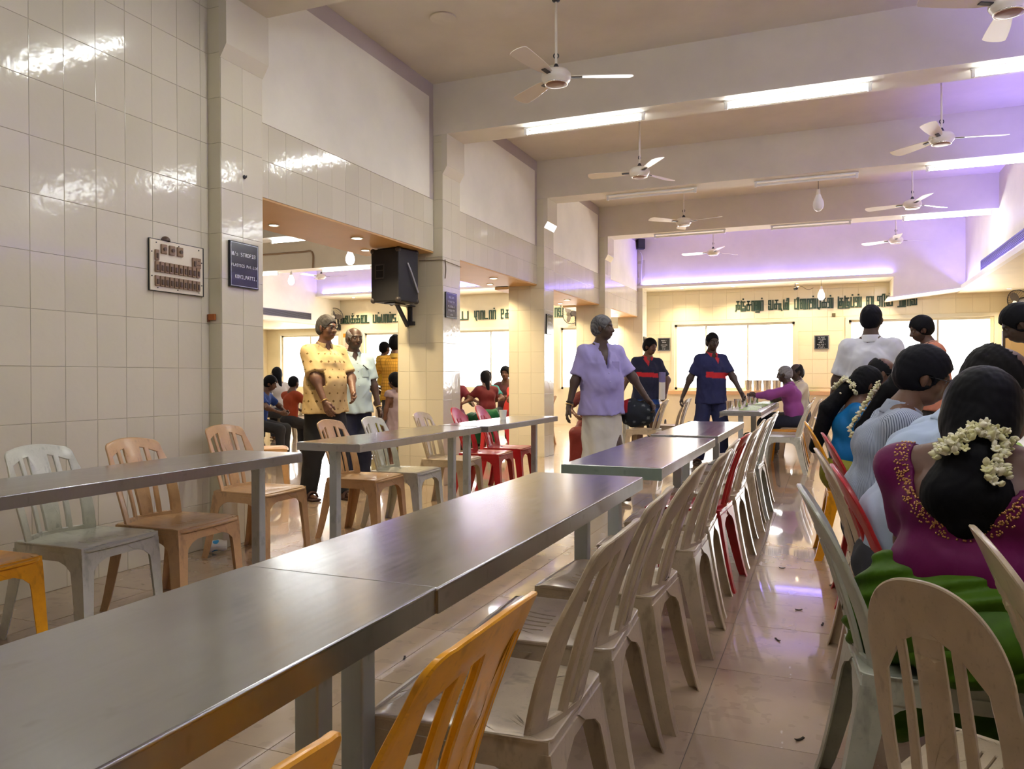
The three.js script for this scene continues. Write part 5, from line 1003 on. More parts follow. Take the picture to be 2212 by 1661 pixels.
  if (o.glasses) { const gs = new THREE.Group(); const parts = []; for (const q of [1, -1]) { const r = new THREE.TorusGeometry(0.021, 0.0022, 6, 20); r.scale(1.1, 0.85, 1); r.translate(q * 0.031, 0.004, 0.098); parts.push(r); parts.push(tubeOf([[q * 0.054, 0.008, 0.094], [q * 0.078, 0.008, 0.05], [q * 0.083, 0.004, -0.005]], 0.002, 10, 5)); } parts.push(tubeOf([[-0.01, 0.01, 0.1], [0, 0.013, 0.104], [0.01, 0.01, 0.1]], 0.002, 6, 5)); put('glasses', place(merge(parts)), M.black, t); }
  if (o.sandals) leg.forEach((l) => { const toe = V(0, 0, 0.085).applyAxisAngle(v3(0, 1, 0), l.turn), g = rbx(0.10 * s, 0.022 * s, 0.27 * s, 0.01); g.rotateY(l.turn); g.translate(l.a.x + toe.x * 0.75, 0.012 * s, l.a.z + toe.z * 0.75); const m = put('sandal', g, S(lin(0.045, 0.018, 0.012), { roughness: 0.6 }), t); const st = new THREE.TorusGeometry(0.05 * s, 0.012 * s, 6, 14, Math.PI); st.scale(1, 1.1, 1.6); st.rotateY(l.turn); st.translate(l.a.x + toe.x * 1.2, 0.022 * s, l.a.z + toe.z * 1.2); put('strap', st, S(lin(0.05, 0.02, 0.013)), m); });
  t.userData.rig = undefined; delete t.userData.rig;
  for (const b of o.bands ?? []) { const a = arm[b.arm], p = a.e.clone().lerp(a.w, b.f ?? 0.95), n = a.w.clone().sub(a.e).normalize(), g = new THREE.TorusGeometry(0.033 * s, 0.0045, 8, 24); g.applyQuaternion(new THREE.Quaternion().setFromUnitVectors(v3(0, 0, 1), n)); g.translate(p.x, p.y, p.z); put(b.name, g, b.mat ?? P(lin(0.75, 0.55, 0.22), { metalness: 1, roughness: 0.3 }), t); }
  return { t, hc, hq, hs, neck, cq, arm, s, hairMesh };
}
// ---------------------------------------------------------------- the people
const dark = [0.055, 0.028, 0.018], mid = [0.13, 0.06, 0.035], brown = [0.17, 0.085, 0.05], HB = [0.008, 0.008, 0.010];
const print1 = S(0xffffff, { roughness: 0.85, bumpMap: tx.weave, bumpScale: 0.0004, map: (() => { const t = canvasTex(512, 512, (c, W) => { c.fillStyle = '#cbb07c'; c.fillRect(0, 0, W, W); for (let j = 0; j < 8; j++) for (let i = 0; i < 8; i++) { const x = i * 64 + (j % 2) * 32 + 10, y = j * 64 + 20, k = (i * 3 + j * 5) % 3; c.fillStyle = ['#6e5526', '#7d6432', '#8b7340'][k]; c.save(); c.translate(x, y); c.rotate(0.78); const r = 8 - k * 1.5; c.fillRect(-r, -r, 2 * r, 2 * r); c.restore(); } }); t.wrapS = t.wrapT = THREE.RepeatWrapping; t.repeat.set(1.7, 1.7); return t; })() });
const checks = S(0xffffff, { roughness: 0.85, map: (() => { const t = canvasTex(128, 128, (c, W) => { c.fillStyle = '#d9a63a'; c.fillRect(0, 0, W, W); c.fillStyle = 'rgba(150,105,25,0.55)'; for (const k of [10, 74]) { c.fillRect(k, 0, 14, W); c.fillRect(0, k, W, 14); } }); t.wrapS = t.wrapT = THREE.RepeatWrapping; t.repeat.set(12, 12); return t; })() });
const stripes = S(0xffffff, { roughness: 0.8, bumpMap: tx.weave, bumpScale: 0.0003, map: (() => { const t = canvasTex(128, 128, (c, W) => { c.fillStyle = '#a9b4c8'; c.fillRect(0, 0, W, W); c.fillStyle = '#4a546c'; for (let i = 0; i < 8; i++) c.fillRect(i * 16, 0, 5, W); }); t.wrapS = t.wrapT = THREE.RepeatWrapping; t.repeat.set(20, 20); return t; })() });
// two men in the first opening
person({ label: 'man in a patterned cream-yellow shirt and glasses, arm around a neighbour', at: [-4.42, -6.12], face: -22, h: 1.70, fat: 0.045, wide: 1.03, skin: mid, head: { yaw: 0.25, pitch: 0.05, roll: -0.06 }, L: { w: [0.12, 1.00, 0.30], p: [1, -0.3, -0.6] }, R: { w: [-0.16, 0.86, 0.30], p: [-1, 0, -0.5], curl: 0.55, palm: [0.7, 0, -0.3] }, feet: [[0.10, 0.08, 0.10], [-0.12, 0.08, -0.10]], sandals: true, glasses: true,
  top: { hem: 0.815, sleeve: 0.78, loose: 0.032, mat: print1, color: [1, 1, 1], collar: [0.42, 0.31, 0.14], v: 0.07, vw: 0.035, h: 0.011 }, bottom: { kind: 'trousers', color: [0.012, 0.013, 0.015], loose: 0.035 }, hair: { style: 'short', color: [0.03, 0.028, 0.028], color2: [0.09, 0.085, 0.08] }, bands: [{ arm: 1, name: 'bracelet', f: 0.96 }] });
person({ label: 'smiling grey-haired man in a pale blue shirt beside the man with glasses', at: [-4.55, -6.80], face: -38, h: 1.63, fat: 0.02, skin: dark, head: { yaw: 0.12, pitch: 0.02 }, L: { w: [0.27, 0.80, 0.10], p: [0.6, 0, -1], curl: 0.5 }, R: { w: [-0.30, 0.98, 0.02], p: [-0.6, 0, -1] }, sandals: true,
  top: { hem: 0.815, sleeve: 0.74, loose: 0.028, color: [0.42, 0.55, 0.60], collar: [0.48, 0.60, 0.64], v: 0.09, vw: 0.04, placket: [0.6, 0.66, 0.68], pocket: [0.40, 0.53, 0.58], pen: true, h: 0.011 }, bottom: { kind: 'trousers', color: [0.010, 0.014, 0.035], loose: 0.03 }, hair: { style: 'bald', color: [0.35, 0.34, 0.33], color2: [0.12, 0.11, 0.11], bw: 0.07 }, bands: [{ arm: 0, name: 'wrist_watch', f: 0.95 }] });
// man holding a child, girl by the pillar
person({ label: 'man in a yellow check shirt seen from behind, holding a child', at: [-5.42, -9.1], face: 112, h: 1.68, fat: 0.01, skin: mid, res: 1.25, L: { w: [0.30, 1.02, 0.22], p: [1, -0.3, -0.6] }, R: { w: [-0.26, 0.84, 0.05], p: [-0.5, 0, -1] },
  top: { hem: 0.86, sleeve: 1.85, loose: 0.025, mat: checks, color: [1, 1, 1], collar: [0.5, 0.34, 0.06], seamFront: true }, bottom: { kind: 'trousers', color: [0.05, 0.05, 0.055] }, hair: { style: 'short', color: HB, thick: 0.016 } });
person({ label: 'small child in yellow carried on the arm of the man in check', at: [-5.72, -9.30], y0: 0.62, face: 75, h: 0.98, headScale: 1.35, skin: mid, res: 1.2, feet: [[0.1, 0.1, 0.1], [-0.14, 0.1, 0.1]], top: { hem: 0.72, sleeve: 0.5, loose: 0.03, color: [0.62, 0.40, 0.03] }, bottom: { kind: 'trousers', color: [0.05, 0.06, 0.08] }, hair: { style: 'short', color: HB } });
person({ label: 'little girl in a mauve frock beside the loudspeaker pillar', at: [-5.02, -8.45], face: 150, h: 1.16, headScale: 1.22, skin: mid, res: 1.1, head: { yaw: 0.5, pitch: 0.05 }, top: { hem: 0.75, sleeve: 0.2, loose: 0.03, color: [0.26, 0.20, 0.23] }, bottom: { kind: 'skirt', y0: 0.42, y1: 0.98, r0: [0.30, 0.26], r1: [0.16, 0.13], color: [0.24, 0.18, 0.21] }, hair: { style: 'cover', color: HB, thick: 0.02 }, drapes: [{ name: 'shawl', color: [0.30, 0.25, 0.30], mat: clothMat, chain: [[[-0.16, 1.36, -0.10], [-0.2, 0.95, -0.16], 0.04, 0.09]] }] });
// man in lavender shirt and white dhoti
const lav = person({ label: 'grey-haired man in an open lavender shirt and white dhoti carrying a bag', at: [-1.98, -7.08], face: -52, h: 1.69, fat: 0.04, wide: 1.02, skin: [0.07, 0.040, 0.028], head: { yaw: 0.85, pitch: -0.02, gaze: 0.003 }, lean: -0.02, L: { w: [0.46, 0.88, 0.14], p: [0.5, 0.1, -1], curl: 0.9 }, R: { w: [-0.36, 0.80, 0.02], p: [-0.5, 0, -1], curl: 0.55 }, feet: [[0.12, 0.08, 0.16], [-0.12, 0.08, -0.12]],
  top: { hem: 0.80, sleeve: 0.80, loose: 0.034, color: [0.34, 0.31, 0.62], collar: [0.36, 0.33, 0.64], v: 0.23, vw: 0.058, collarOpen: 0.03, placket: [0.5, 0.48, 0.75], pocket: [0.33, 0.30, 0.60], fold: 0.006, h: 0.010 }, bottom: { kind: 'skirt', name: 'dhoti', y0: 0.07, y1: 0.98, r0: [0.215, 0.19], r1: [0.175, 0.15], ripple: 0.014, n: 5, dz: 0.02, color: [0.62, 0.61, 0.55], h: 0.012 },
  hair: { style: 'short', color: [0.20, 0.20, 0.21], color2: [0.06, 0.06, 0.065], thick: 0.009 }, bands: [{ arm: 1, name: 'wrist_band', f: 0.93 }, { arm: 1, name: 'cord', f: 0.84, mat: M.black }] });
{ // the bag in his hand
  const hnd = lav.arm[0].w, p = lav.t.localToWorld(hnd.clone());
  lav.t.updateMatrixWorld(true); const q = lav.t.localToWorld(hnd.clone());
  const t = thing('carry_bag', 'dark floral carry bag with a red top held by the lavender shirted man', 'bag', [q.x, 0, q.z]);
  const f = new Field(0.05); f.add(ell(v3(-0.10, q.y - 0.14, -0.02), [0.17, 0.13, 0.10]), ell(v3(-0.16, q.y - 0.08, 0.0), [0.10, 0.09, 0.08]));
  put('pouch', uvm(surfaceNet((x, y, z) => f.eval(x, y, z) + 0.01 * wob(x, y, z), [-0.34, q.y - 0.34, -0.18], [0.14, q.y + 0.06, 0.16], 0.012, (x, y, z) => x < -0.17 && y > q.y - 0.12 ? [0.5, 0.015, 0.02] : (Math.sin(x * 70) * Math.sin(y * 80) * Math.cos(z * 60) > 0.62 ? [0.12, 0.13, 0.14] : [0.010, 0.014, 0.022]))), clothMat, t);
  put('handle', tubeOf([[-0.12, q.y - 0.06, 0], [-0.02, q.y - 0.01, 0.01], [0.005, q.y - 0.075, 0.005], [-0.05, q.y - 0.08, 0]], 0.008, 20, 6), M.black, t);
}
// two servers in navy polo shirts
const polo = (y0, y1, trim) => (x, y, z) => { const b = y + 0.06 * x; if (b > y0 && b < y1 && z > -0.02 && Math.abs(x) < 0.16) return [0.50, 0.012, 0.018]; if (Math.abs(x) > 0.205 && y < trim && y > trim - 0.06) return [0.45, 0.012, 0.018]; if (z > 0.05 && y > 1.335 && Math.abs(x) < (y - 1.325) * 0.42) return [0.45, 0.02, 0.025]; const m = 1 + 0.08 * wob(x, y, z); return [0.010 * m, 0.014 * m, 0.042 * m]; };
person({ label: 'moustached server in a navy polo with a red stripe and blue check lungi', at: [-2.46, -11.2], face: -62, h: 1.67, fat: 0.03, wide: 1.05, skin: mid, sideLean: -0.06, head: { yaw: 0.55, pitch: 0.12, roll: -0.12 }, L: { w: [0.26, 0.92, 0.14], p: [1, 0, -0.5], curl: 0.9 }, R: { w: [-0.42, 0.86, 0.05], p: [-0.6, 0, -1] }, sandals: true,
  top: { hem: 0.84, sleeve: 0.78, loose: 0.026, color: [1, 1, 1], colorOf: polo(1.17, 1.235, 1.12), collar: [0.5, 0.02, 0.03], v: 0.05, h: 0.0105 }, bottom: { kind: 'skirt', name: 'lungi', y0: 0.52, y1: 0.97, r0: [0.24, 0.20], r1: [0.17, 0.14], ripple: 0.016, n: 6, colorOf: (x, y, z) => (Math.abs(y - 0.74) < 0.035 || Math.abs(y - 0.86) < 0.02 ? [0.02, 0.035, 0.09] : [0.012, 0.06, 0.28]) }, hair: { style: 'short', color: HB, thick: 0.018, moustache: true } });
person({ label: 'server in a navy polo and navy trousers pouring at a far table', at: [-1.42, -10.45], face: -68, h: 1.69, wide: 1.04, skin: [0.045, 0.026, 0.02], head: { yaw: 0.1, pitch: 0.08 }, twist: 0.25, L: { w: [0.38, 0.86, 0.24], p: [0.8, 0.2, -1], curl: 0.9 }, R: { w: [-0.46, 0.74, 0.02], p: [-0.6, 0, -1], curl: 0.8 }, feet: [[0.14, 0.08, -0.04], [-0.2, 0.08, 0.02]], sandals: true,
  top: { hem: 0.80, sleeve: 0.75, loose: 0.026, color: [1, 1, 1], colorOf: (x, y, z) => { const c = polo(1.14, 1.215, 0)(x - 0.06, y, z); return c[2] < 0.06 && c[0] < 0.1 ? [0.013, 0.018, 0.085] : c; }, collar: [0.45, 0.02, 0.03], v: 0.07, h: 0.0105 }, bottom: { kind: 'trousers', color: [0.012, 0.017, 0.07], loose: 0.04 }, hair: { style: 'short', color: HB, thick: 0.008 } });
// rolled paper under the arm of the first server, paper in the hand of the second
{
  const a = thing('paper_roll', 'roll of white paper under the arm of the moustached server', 'paper roll', [-2.18, 1.02, -11.0], 0.3); const g = new THREE.LatheGeometry([[0.028, -0.19], [0.045, -0.19], [0.045, 0.19], [0.028, 0.19]].map((p) => new THREE.Vector2(...p)), 24); g.rotateX(0.12); put('roll', g, paperMat, a); const w = cyl(0.047, 0.047, 0.14, 24, true); w.translate(0, 0.13, 0); w.rotateX(0.12); put('wrapper', w, S(lin(0.20, 0.18, 0.40), { side: THREE.DoubleSide }), a);
}
// seated diners on the right, nearest first (woman with the jasmine garland is built below)
person({ label: 'balding man in a plain light blue shirt bent over his meal', at: [0.22, -2.76], face: 8, h: 1.64, fat: 0.05, wide: 1.08, sit: 0.43, lean: 0.48, skin: [0.10, 0.05, 0.03], head: { pitch: 0.45, yaw: -0.1 }, L: { w: [0.16, 0.82, 0.58], p: [1, -0.5, 0] }, R: { w: [-0.14, 0.82, 0.6], p: [-1, -0.5, 0] }, feet: [[0.13, 0.08, 0.40], [-0.13, 0.08, 0.40]],
  top: { sleeve: 0.85, loose: 0.034, color: [0.40, 0.50, 0.66], collar: [0.42, 0.52, 0.68], fold: 0.006, h: 0.010 }, bottom: { kind: 'trousers', color: [0.02, 0.022, 0.03] }, hair: { style: 'bald', color: [0.014, 0.013, 0.014], bw: 0.072, thick: 0.010, h: 0.005 } });
person({ label: 'man in a blue striped shirt and glasses eating in profile', at: [0.19, -3.48], face: 6, h: 1.60, fat: 0.04, wide: 1.06, sit: 0.43, lean: 0.26, skin: [0.14, 0.065, 0.036], glasses: true, head: { pitch: 0.32, yaw: -0.12 }, L: { w: [0.14, 0.82, 0.55], p: [1, -0.5, 0] }, R: { w: [-0.12, 0.84, 0.55], p: [-1, -0.5, 0] },
  top: { sleeve: 0.85, loose: 0.032, mat: stripes, color: [1, 1, 1], collar: [0.30, 0.34, 0.44], seamFront: true, fold: 0.006, h: 0.0105 }, bottom: { kind: 'trousers', color: [0.03, 0.03, 0.035] }, hair: { style: 'short', color: [0.012, 0.012, 0.016], thick: 0.018 } });
const redLady = person({ label: 'woman in a red blouse with a jasmine string, seated behind the striped shirt', at: [0.21, -4.34], face: 10, h: 1.46, fat: 0.03, sit: 0.43, lean: 0.28, skin: mid, head: { pitch: 0.35 }, L: { w: [0.14, 0.84, 0.5], p: [1, -0.5, 0] }, R: { w: [-0.14, 0.84, 0.5], p: [-1, -0.5, 0] },
  top: { name: 'blouse', sleeve: 0.6, crop: true, loose: 0.012, color: [0.26, 0.006, 0.018], mat: silkMat, back: [0.10, 0.13] }, bottom: { kind: 'skirt', name: 'saree', color: [0.26, 0.008, 0.02], mat: silkMat }, drapes: [{ name: 'saree_end', color: [0.22, 0.20, 0.01], chain: [[[0.13, 0.98, 0.0], [0.13, 0.86, -0.02], 0.05, 0.045]] }], hair: { style: 'cover', color: HB, chain: [[[0, -0.03, -0.10], [0.02, -0.30, -0.16], 0.045, 0.03], [[0.02, -0.30, -0.16], [0.0, -0.52, -0.06], 0.03, 0.02]], box: [[-0.13, -0.58, -0.24], [0.13, 0.16, 0.13]] } });
const blueLady = person({ label: 'woman in a bright blue blouse with a white jasmine loop in her hair', at: [0.11, -5.36], face: 18, h: 1.48, fat: 0.03, sit: 0.43, lean: 0.2, skin: [0.11, 0.05, 0.03], head: { pitch: 0.3, yaw: -0.1 }, L: { w: [0.14, 0.84, 0.5], p: [1, -0.5, 0] }, R: { w: [-0.14, 0.84, 0.5], p: [-1, -0.5, 0] },
  top: { name: 'blouse', sleeve: 0.7, crop: true, loose: 0.014, color: [0.004, 0.13, 0.36], mat: silkMat }, bottom: { kind: 'skirt', name: 'saree', color: [0.20, 0.19, 0.012], mat: silkMat }, hair: { style: 'cover', color: HB, thick: 0.015, chain: [[[0, -0.02, -0.10], [0.03, -0.25, -0.20], 0.05, 0.065], [[0.03, -0.25, -0.20], [0.05, -0.55, -0.20], 0.065, 0.045]], box: [[-0.14, -0.64, -0.30], [0.16, 0.16, 0.13]] } });
person({ label: 'bald man with glasses in a blue shirt, seated beyond the woman in blue', at: [0.22, -6.3], face: 2, h: 1.62, fat: 0.02, sit: 0.44, lean: 0.25, skin: [0.12, 0.055, 0.032], glasses: true, head: { pitch: 0.22, yaw: -0.05 }, L: { w: [0.14, 0.86, 0.5], p: [1, -0.5, 0] }, R: { w: [-0.14, 0.86, 0.5], p: [-1, -0.5, 0] }, res: 1.1,
  top: { sleeve: 0.8, color: [0.16, 0.26, 0.62], collar: [0.18, 0.28, 0.64] }, bottom: { kind: 'trousers', color: [0.02, 0.02, 0.025] }, hair: { style: 'bald', color: [0.012, 0.012, 0.014], bw: 0.078 } });
// standing servers and guests on the right
person({ label: 'man in a white short-sleeved shirt standing with his back turned', at: [0.33, -7.05], face: 82, h: 1.70, fat: 0.02, wide: 1.08, skin: [0.065, 0.033, 0.022], head: { yaw: -0.1, pitch: 0.05 }, L: { w: [0.33, 0.84, 0.08], p: [0.8, 0, -1] }, R: { w: [-0.22, 0.98, 0.22], p: [-1, 0, -0.6] },
  top: { hem: 0.82, sleeve: 0.80, loose: 0.032, color: [0.66, 0.68, 0.74], collar: [0.68, 0.70, 0.75], fold: 0.006, seamFront: true, h: 0.011 }, bottom: { kind: 'trousers', color: [0.03, 0.04, 0.055] }, hair: { style: 'short', color: [0.010, 0.010, 0.014], thick: 0.008 } });
person({ label: 'bearded man in a peach shirt reaching towards the man in white', at: [0.95, -8.45], face: 188, h: 1.70, fat: 0.03, wide: 1.08, skin: [0.075, 0.036, 0.024], lean: 0.12, head: { pitch: 0.3, yaw: 0.1 }, L: { w: [0.10, 1.22, 0.42], p: [1, -0.6, 0] }, R: { w: [-0.16, 1.20, 0.50], p: [-1, -0.6, 0] },
  top: { hem: 0.82, sleeve: 1.9, loose: 0.034, color: [0.46, 0.17, 0.10], collar: [0.52, 0.26, 0.18], fold: 0.006 }, bottom: { kind: 'trousers', color: [0.03, 0.03, 0.035] }, hair: { style: 'short', color: HB, thick: 0.018, beard: true } });
person({ label: 'server in a navy polo stooping behind the balding man', at: [1.46, -5.75], face: 178, h: 1.66, lean: 0.62, skin: dark, head: { pitch: 0.5 }, L: { w: [0.16, 0.95, 0.50], p: [1, -0.4, 0] }, R: { w: [-0.18, 0.95, 0.50], p: [-1, -0.4, 0] },
  top: { hem: 0.84, sleeve: 0.75, color: [1, 1, 1], colorOf: polo(1.17, 1.23, 0.9), collar: [0.45, 0.02, 0.03] }, bottom: { kind: 'trousers', color: [0.010, 0.013, 0.03] }, hair: { style: 'short', color: HB, thick: 0.018 } });
// diners at the far table
person({ label: 'grey-haired man in a purple shirt reaching over the far table', at: [-0.42, -11.70], face: 176, h: 1.66, sit: 0.43, lean: 0.25, skin: dark, res: 1.2, head: { pitch: 0.12, yaw: -0.05 }, L: { w: [0.12, 0.90, 0.56], p: [1, -0.3, 0] }, R: { w: [-0.12, 0.90, 0.56], p: [-1, -0.3, 0] }, glasses: true,
  top: { sleeve: 1.85, loose: 0.028, color: [0.27, 0.06, 0.27], collar: [0.28, 0.07, 0.28] }, bottom: { kind: 'trousers', color: [0.012, 0.016, 0.035] }, hair: { style: 'short', color: [0.16, 0.16, 0.17], color2: [0.32, 0.32, 0.33], thick: 0.009 } });
person({ label: 'man in a cream shirt seated just beyond the man in purple', at: [-0.38, -12.48], face: 200, h: 1.72, sit: 0.43, lean: 0.08, skin: [0.05, 0.028, 0.02], res: 1.2, head: { pitch: 0.05, yaw: 0.3 }, L: { w: [0.14, 0.80, 0.36], p: [1, -0.3, 0] }, R: { w: [-0.14, 0.80, 0.36], p: [-1, -0.3, 0] },
  top: { sleeve: 0.8, loose: 0.028, color: [0.62, 0.58, 0.46], collar: [0.64, 0.6, 0.48] }, bottom: { kind: 'trousers', color: [0.05, 0.05, 0.055] }, hair: { style: 'bald', color: [0.02, 0.02, 0.022], bw: 0.085 } });
person({ label: 'dark-haired diner half hidden between the purple and the cream shirts', at: [-0.36, -13.2], face: 190, h: 1.66, sit: 0.43, lean: 0.15, skin: dark, res: 1.5, L: { w: [0.14, 0.84, 0.45], p: [1, -0.3, 0] }, R: { w: [-0.14, 0.84, 0.45], p: [-1, -0.3, 0] }, top: { sleeve: 0.8, color: [0.10, 0.10, 0.12] }, bottom: { kind: 'trousers', color: [0.03, 0.03, 0.03] }, hair: { style: 'short', color: HB } });
// people of the left hall, seated far behind the openings
const far = (label, x, z, face, h, top, hair, extra = {}) => person({ label, at: [x, z], face, h, sit: 0.43, lean: 0.2, res: 1.55, skin: mid, L: { w: [0.14, 0.78, 0.42], p: [1, -0.3, 0] }, R: { w: [-0.14, 0.78, 0.42], p: [-1, -0.3, 0] }, top: { sleeve: 0.7, color: top, ...(extra.top ?? {}) }, bottom: extra.bottom ?? { kind: 'trousers', color: [0.03, 0.03, 0.035] }, hair: { style: 'short', color: HB, ...hair }, ...extra.o });
const sareeOf = (c) => ({ bottom: { kind: 'skirt', name: 'saree', color: c, mat: silkMat } });
const longHair = { style: 'cover', chain: [[[0, -0.02, -0.09], [0, -0.26, -0.14], 0.045, 0.03]], box: [[-0.13, -0.32, -0.2], [0.13, 0.16, 0.13]] };
far('woman in a grey saree seated at the edge of the first pillar', -8.05, -9.05, -40, 1.55, [0.20, 0.16, 0.15], longHair, sareeOf([0.22, 0.18, 0.17]));
far('tall dark-haired man seated behind the child in blue in the left hall', -8.8, -10.3, 150, 1.80, [0.04, 0.03, 0.03], {}, { o: { skin: dark } });
far('child in a blue shirt seated sideways in the left hall', -7.45, -8.75, 20, 1.45, [0.02, 0.06, 0.26], { thick: 0.018 }, { o: { lean: 0.35, head: { pitch: 0.3 } } });
far('child in an orange shirt seated next to the child in blue', -7.5, -9.5, 80, 1.40, [0.36, 0.05, 0.01], {});
far('girl with spectacles behind the tall man in the left hall', -9.2, -11.4, 160, 1.72, [0.5, 0.45, 0.42], longHair, { o: { glasses: true, skin: brown } });
person({ label: 'man in a white shirt bending behind the loudspeaker pillar', at: [-6.55, -11.0], face: -30, h: 1.68, lean: 0.4, res: 1.5, skin: mid, L: { w: [0.2, 0.8, 0.35], p: [1, 0, -0.5] }, R: { w: [-0.2, 0.8, 0.35], p: [-1, 0, -0.5] }, top: { hem: 0.82, sleeve: 1.85, color: [0.55, 0.55, 0.56] }, bottom: { kind: 'trousers', color: [0.04, 0.04, 0.045] }, hair: { style: 'short', color: HB } });
far('woman in a lime green saree beside the loudspeaker pillar', -5.72, -9.75, 160, 1.56, [0.30, 0.30, 0.012], longHair, sareeOf([0.34, 0.34, 0.02]));
far('woman in an orange saree just behind the lime green one', -5.85, -10.35, 170, 1.54, [0.60, 0.15, 0.01], longHair, sareeOf([0.55, 0.16, 0.015]));
far('woman in a brown saree seated near the wide left hall window', -6.35, -11.9, -60, 1.58, [0.14, 0.05, 0.035], longHair, sareeOf([0.16, 0.06, 0.04]));
far('woman in a maroon and rust saree amid the seated diners of the left hall', -5.72, -11.45, -62, 1.60, [0.17, 0.02, 0.035], { ...longHair, color: [0.03, 0.028, 0.028] }, { ...sareeOf([0.13, 0.015, 0.05]), o: { drapes: [{ name: 'saree_end', color: [0.32, 0.08, 0.045], chain: [[[0.14, 1.0, 0.06], [-0.08, 0.62, 0.18], 0.06, 0.08]] }] } });
far('woman with a turquoise scarf seated behind the maroon saree', -5.55, -12.45, -70, 1.58, [0.03, 0.22, 0.22], longHair, sareeOf([0.03, 0.10, 0.05]));
far('young man with thick black hair seated by the left hall window', -5.45, -13.1, -80, 1.72, [0.10, 0.03, 0.03], { thick: 0.02 });
far('woman in a dark red blouse leaning to her neighbour by the third pillar', -5.12, -11.5, 140, 1.56, [0.11, 0.008, 0.012], longHair, sareeOf([0.012, 0.12, 0.05]));
far('man in a coral red shirt bent over by the third pillar', -4.82, -11.75, -20, 1.66, [0.75, 0.06, 0.045], {}, { o: { lean: 0.55, head: { pitch: 0.4 } } });
far('girl wearing a white face mask beside the narrow left hall window', -5.6, -15.2, -160, 1.60, [0.03, 0.10, 0.05], longHair, { o: { skin: [0.3, 0.17, 0.1] } });
far('woman in a red printed saree hidden behind the lavender shirt', -2.85, -9.7, -85, 1.46, [0.12, 0.02, 0.015], longHair, sareeOf([0.15, 0.02, 0.015]));
far('child looking over the table behind the lavender shirted man', -2.75, -12.3, -70, 1.30, [0.1, 0.12, 0.1], {});
// woman with the big jasmine garland
const lady = person({ label: 'woman in a magenta blouse and green saree with loose black hair, seen from behind', at: [0.325, -2.17], face: 66, neckLen: -0.075, h: 1.45, fat: 0.085, wide: 1.38, sit: 0.44, lean: 0.20, skin: [0.13, 0.058, 0.036], headScale: 1.2, res: 0.85, head: { pitch: 0.24, yaw: 0.05 }, L: { w: [0.17, 0.90, 0.40], p: [0.15, -1, -0.2] }, R: { w: [-0.20, 0.90, 0.42], p: [-0.3, -1, -0.2] },
  top: { name: 'blouse', sleeve: 0.8, crop: true, loose: 0.012, color: [0.12, 0.002, 0.065], mat: silkMat, back: [0.165, 0.215], fold: 0.0025, h: 0.0095 }, bottom: { kind: 'skirt', name: 'saree', mat: silkMat, fold: 0.003, h: 0.0095, colorOf: (x, y, z) => { const m = 0.85 + 0.25 * wob(x * 0.4, y * 2.2 + x * 1.2, z * 0.3); return [0.05 * m, 0.125 * m, 0.002 * m]; } },
  drapes: [{ name: 'saree_folds', h: 0.0085, fold: 0.004, pleat: [0.0075, 34, 105, 20], mat: silkMat, chain: [[[0.20, 0.73, -0.02], [0, 0.72, -0.11], 0.085, 0.075], [[0, 0.72, -0.11], [-0.22, 0.73, -0.02], 0.075, 0.085], [[0.22, 0.62, -0.02], [0, 0.60, -0.12], 0.115, 0.10], [[0, 0.60, -0.12], [-0.24, 0.62, -0.02], 0.10, 0.115], [[-0.24, 0.6, 0], [-0.25, 0.28, 0.02], 0.11, 0.10], [[0.23, 0.58, 0], [0.21, 0.30, 0.04], 0.105, 0.09]], colorOf: (x, y, z) => [0.05, 0.125, 0.002] }],
  hair: { style: 'cover', color: [0.006, 0.006, 0.008], thick: 0.013, rough: 0.0012, h: 0.0052, chain: [[[0, -0.03, -0.080], [0, -0.12, -0.10], 0.052, 0.060], [[0, -0.12, -0.10], [0.030, -0.20, -0.105], 0.062, 0.070], [[0, -0.12, -0.10], [-0.030, -0.20, -0.105], 0.058, 0.064], [[0.026, -0.20, -0.105], [-0.0, -0.255, -0.095], 0.070, 0.055], [[-0.03, -0.20, -0.105], [-0.03, -0.24, -0.095], 0.062, 0.052]], box: [[-0.19, -0.56, -0.30], [0.19, 0.16, 0.13]] } });

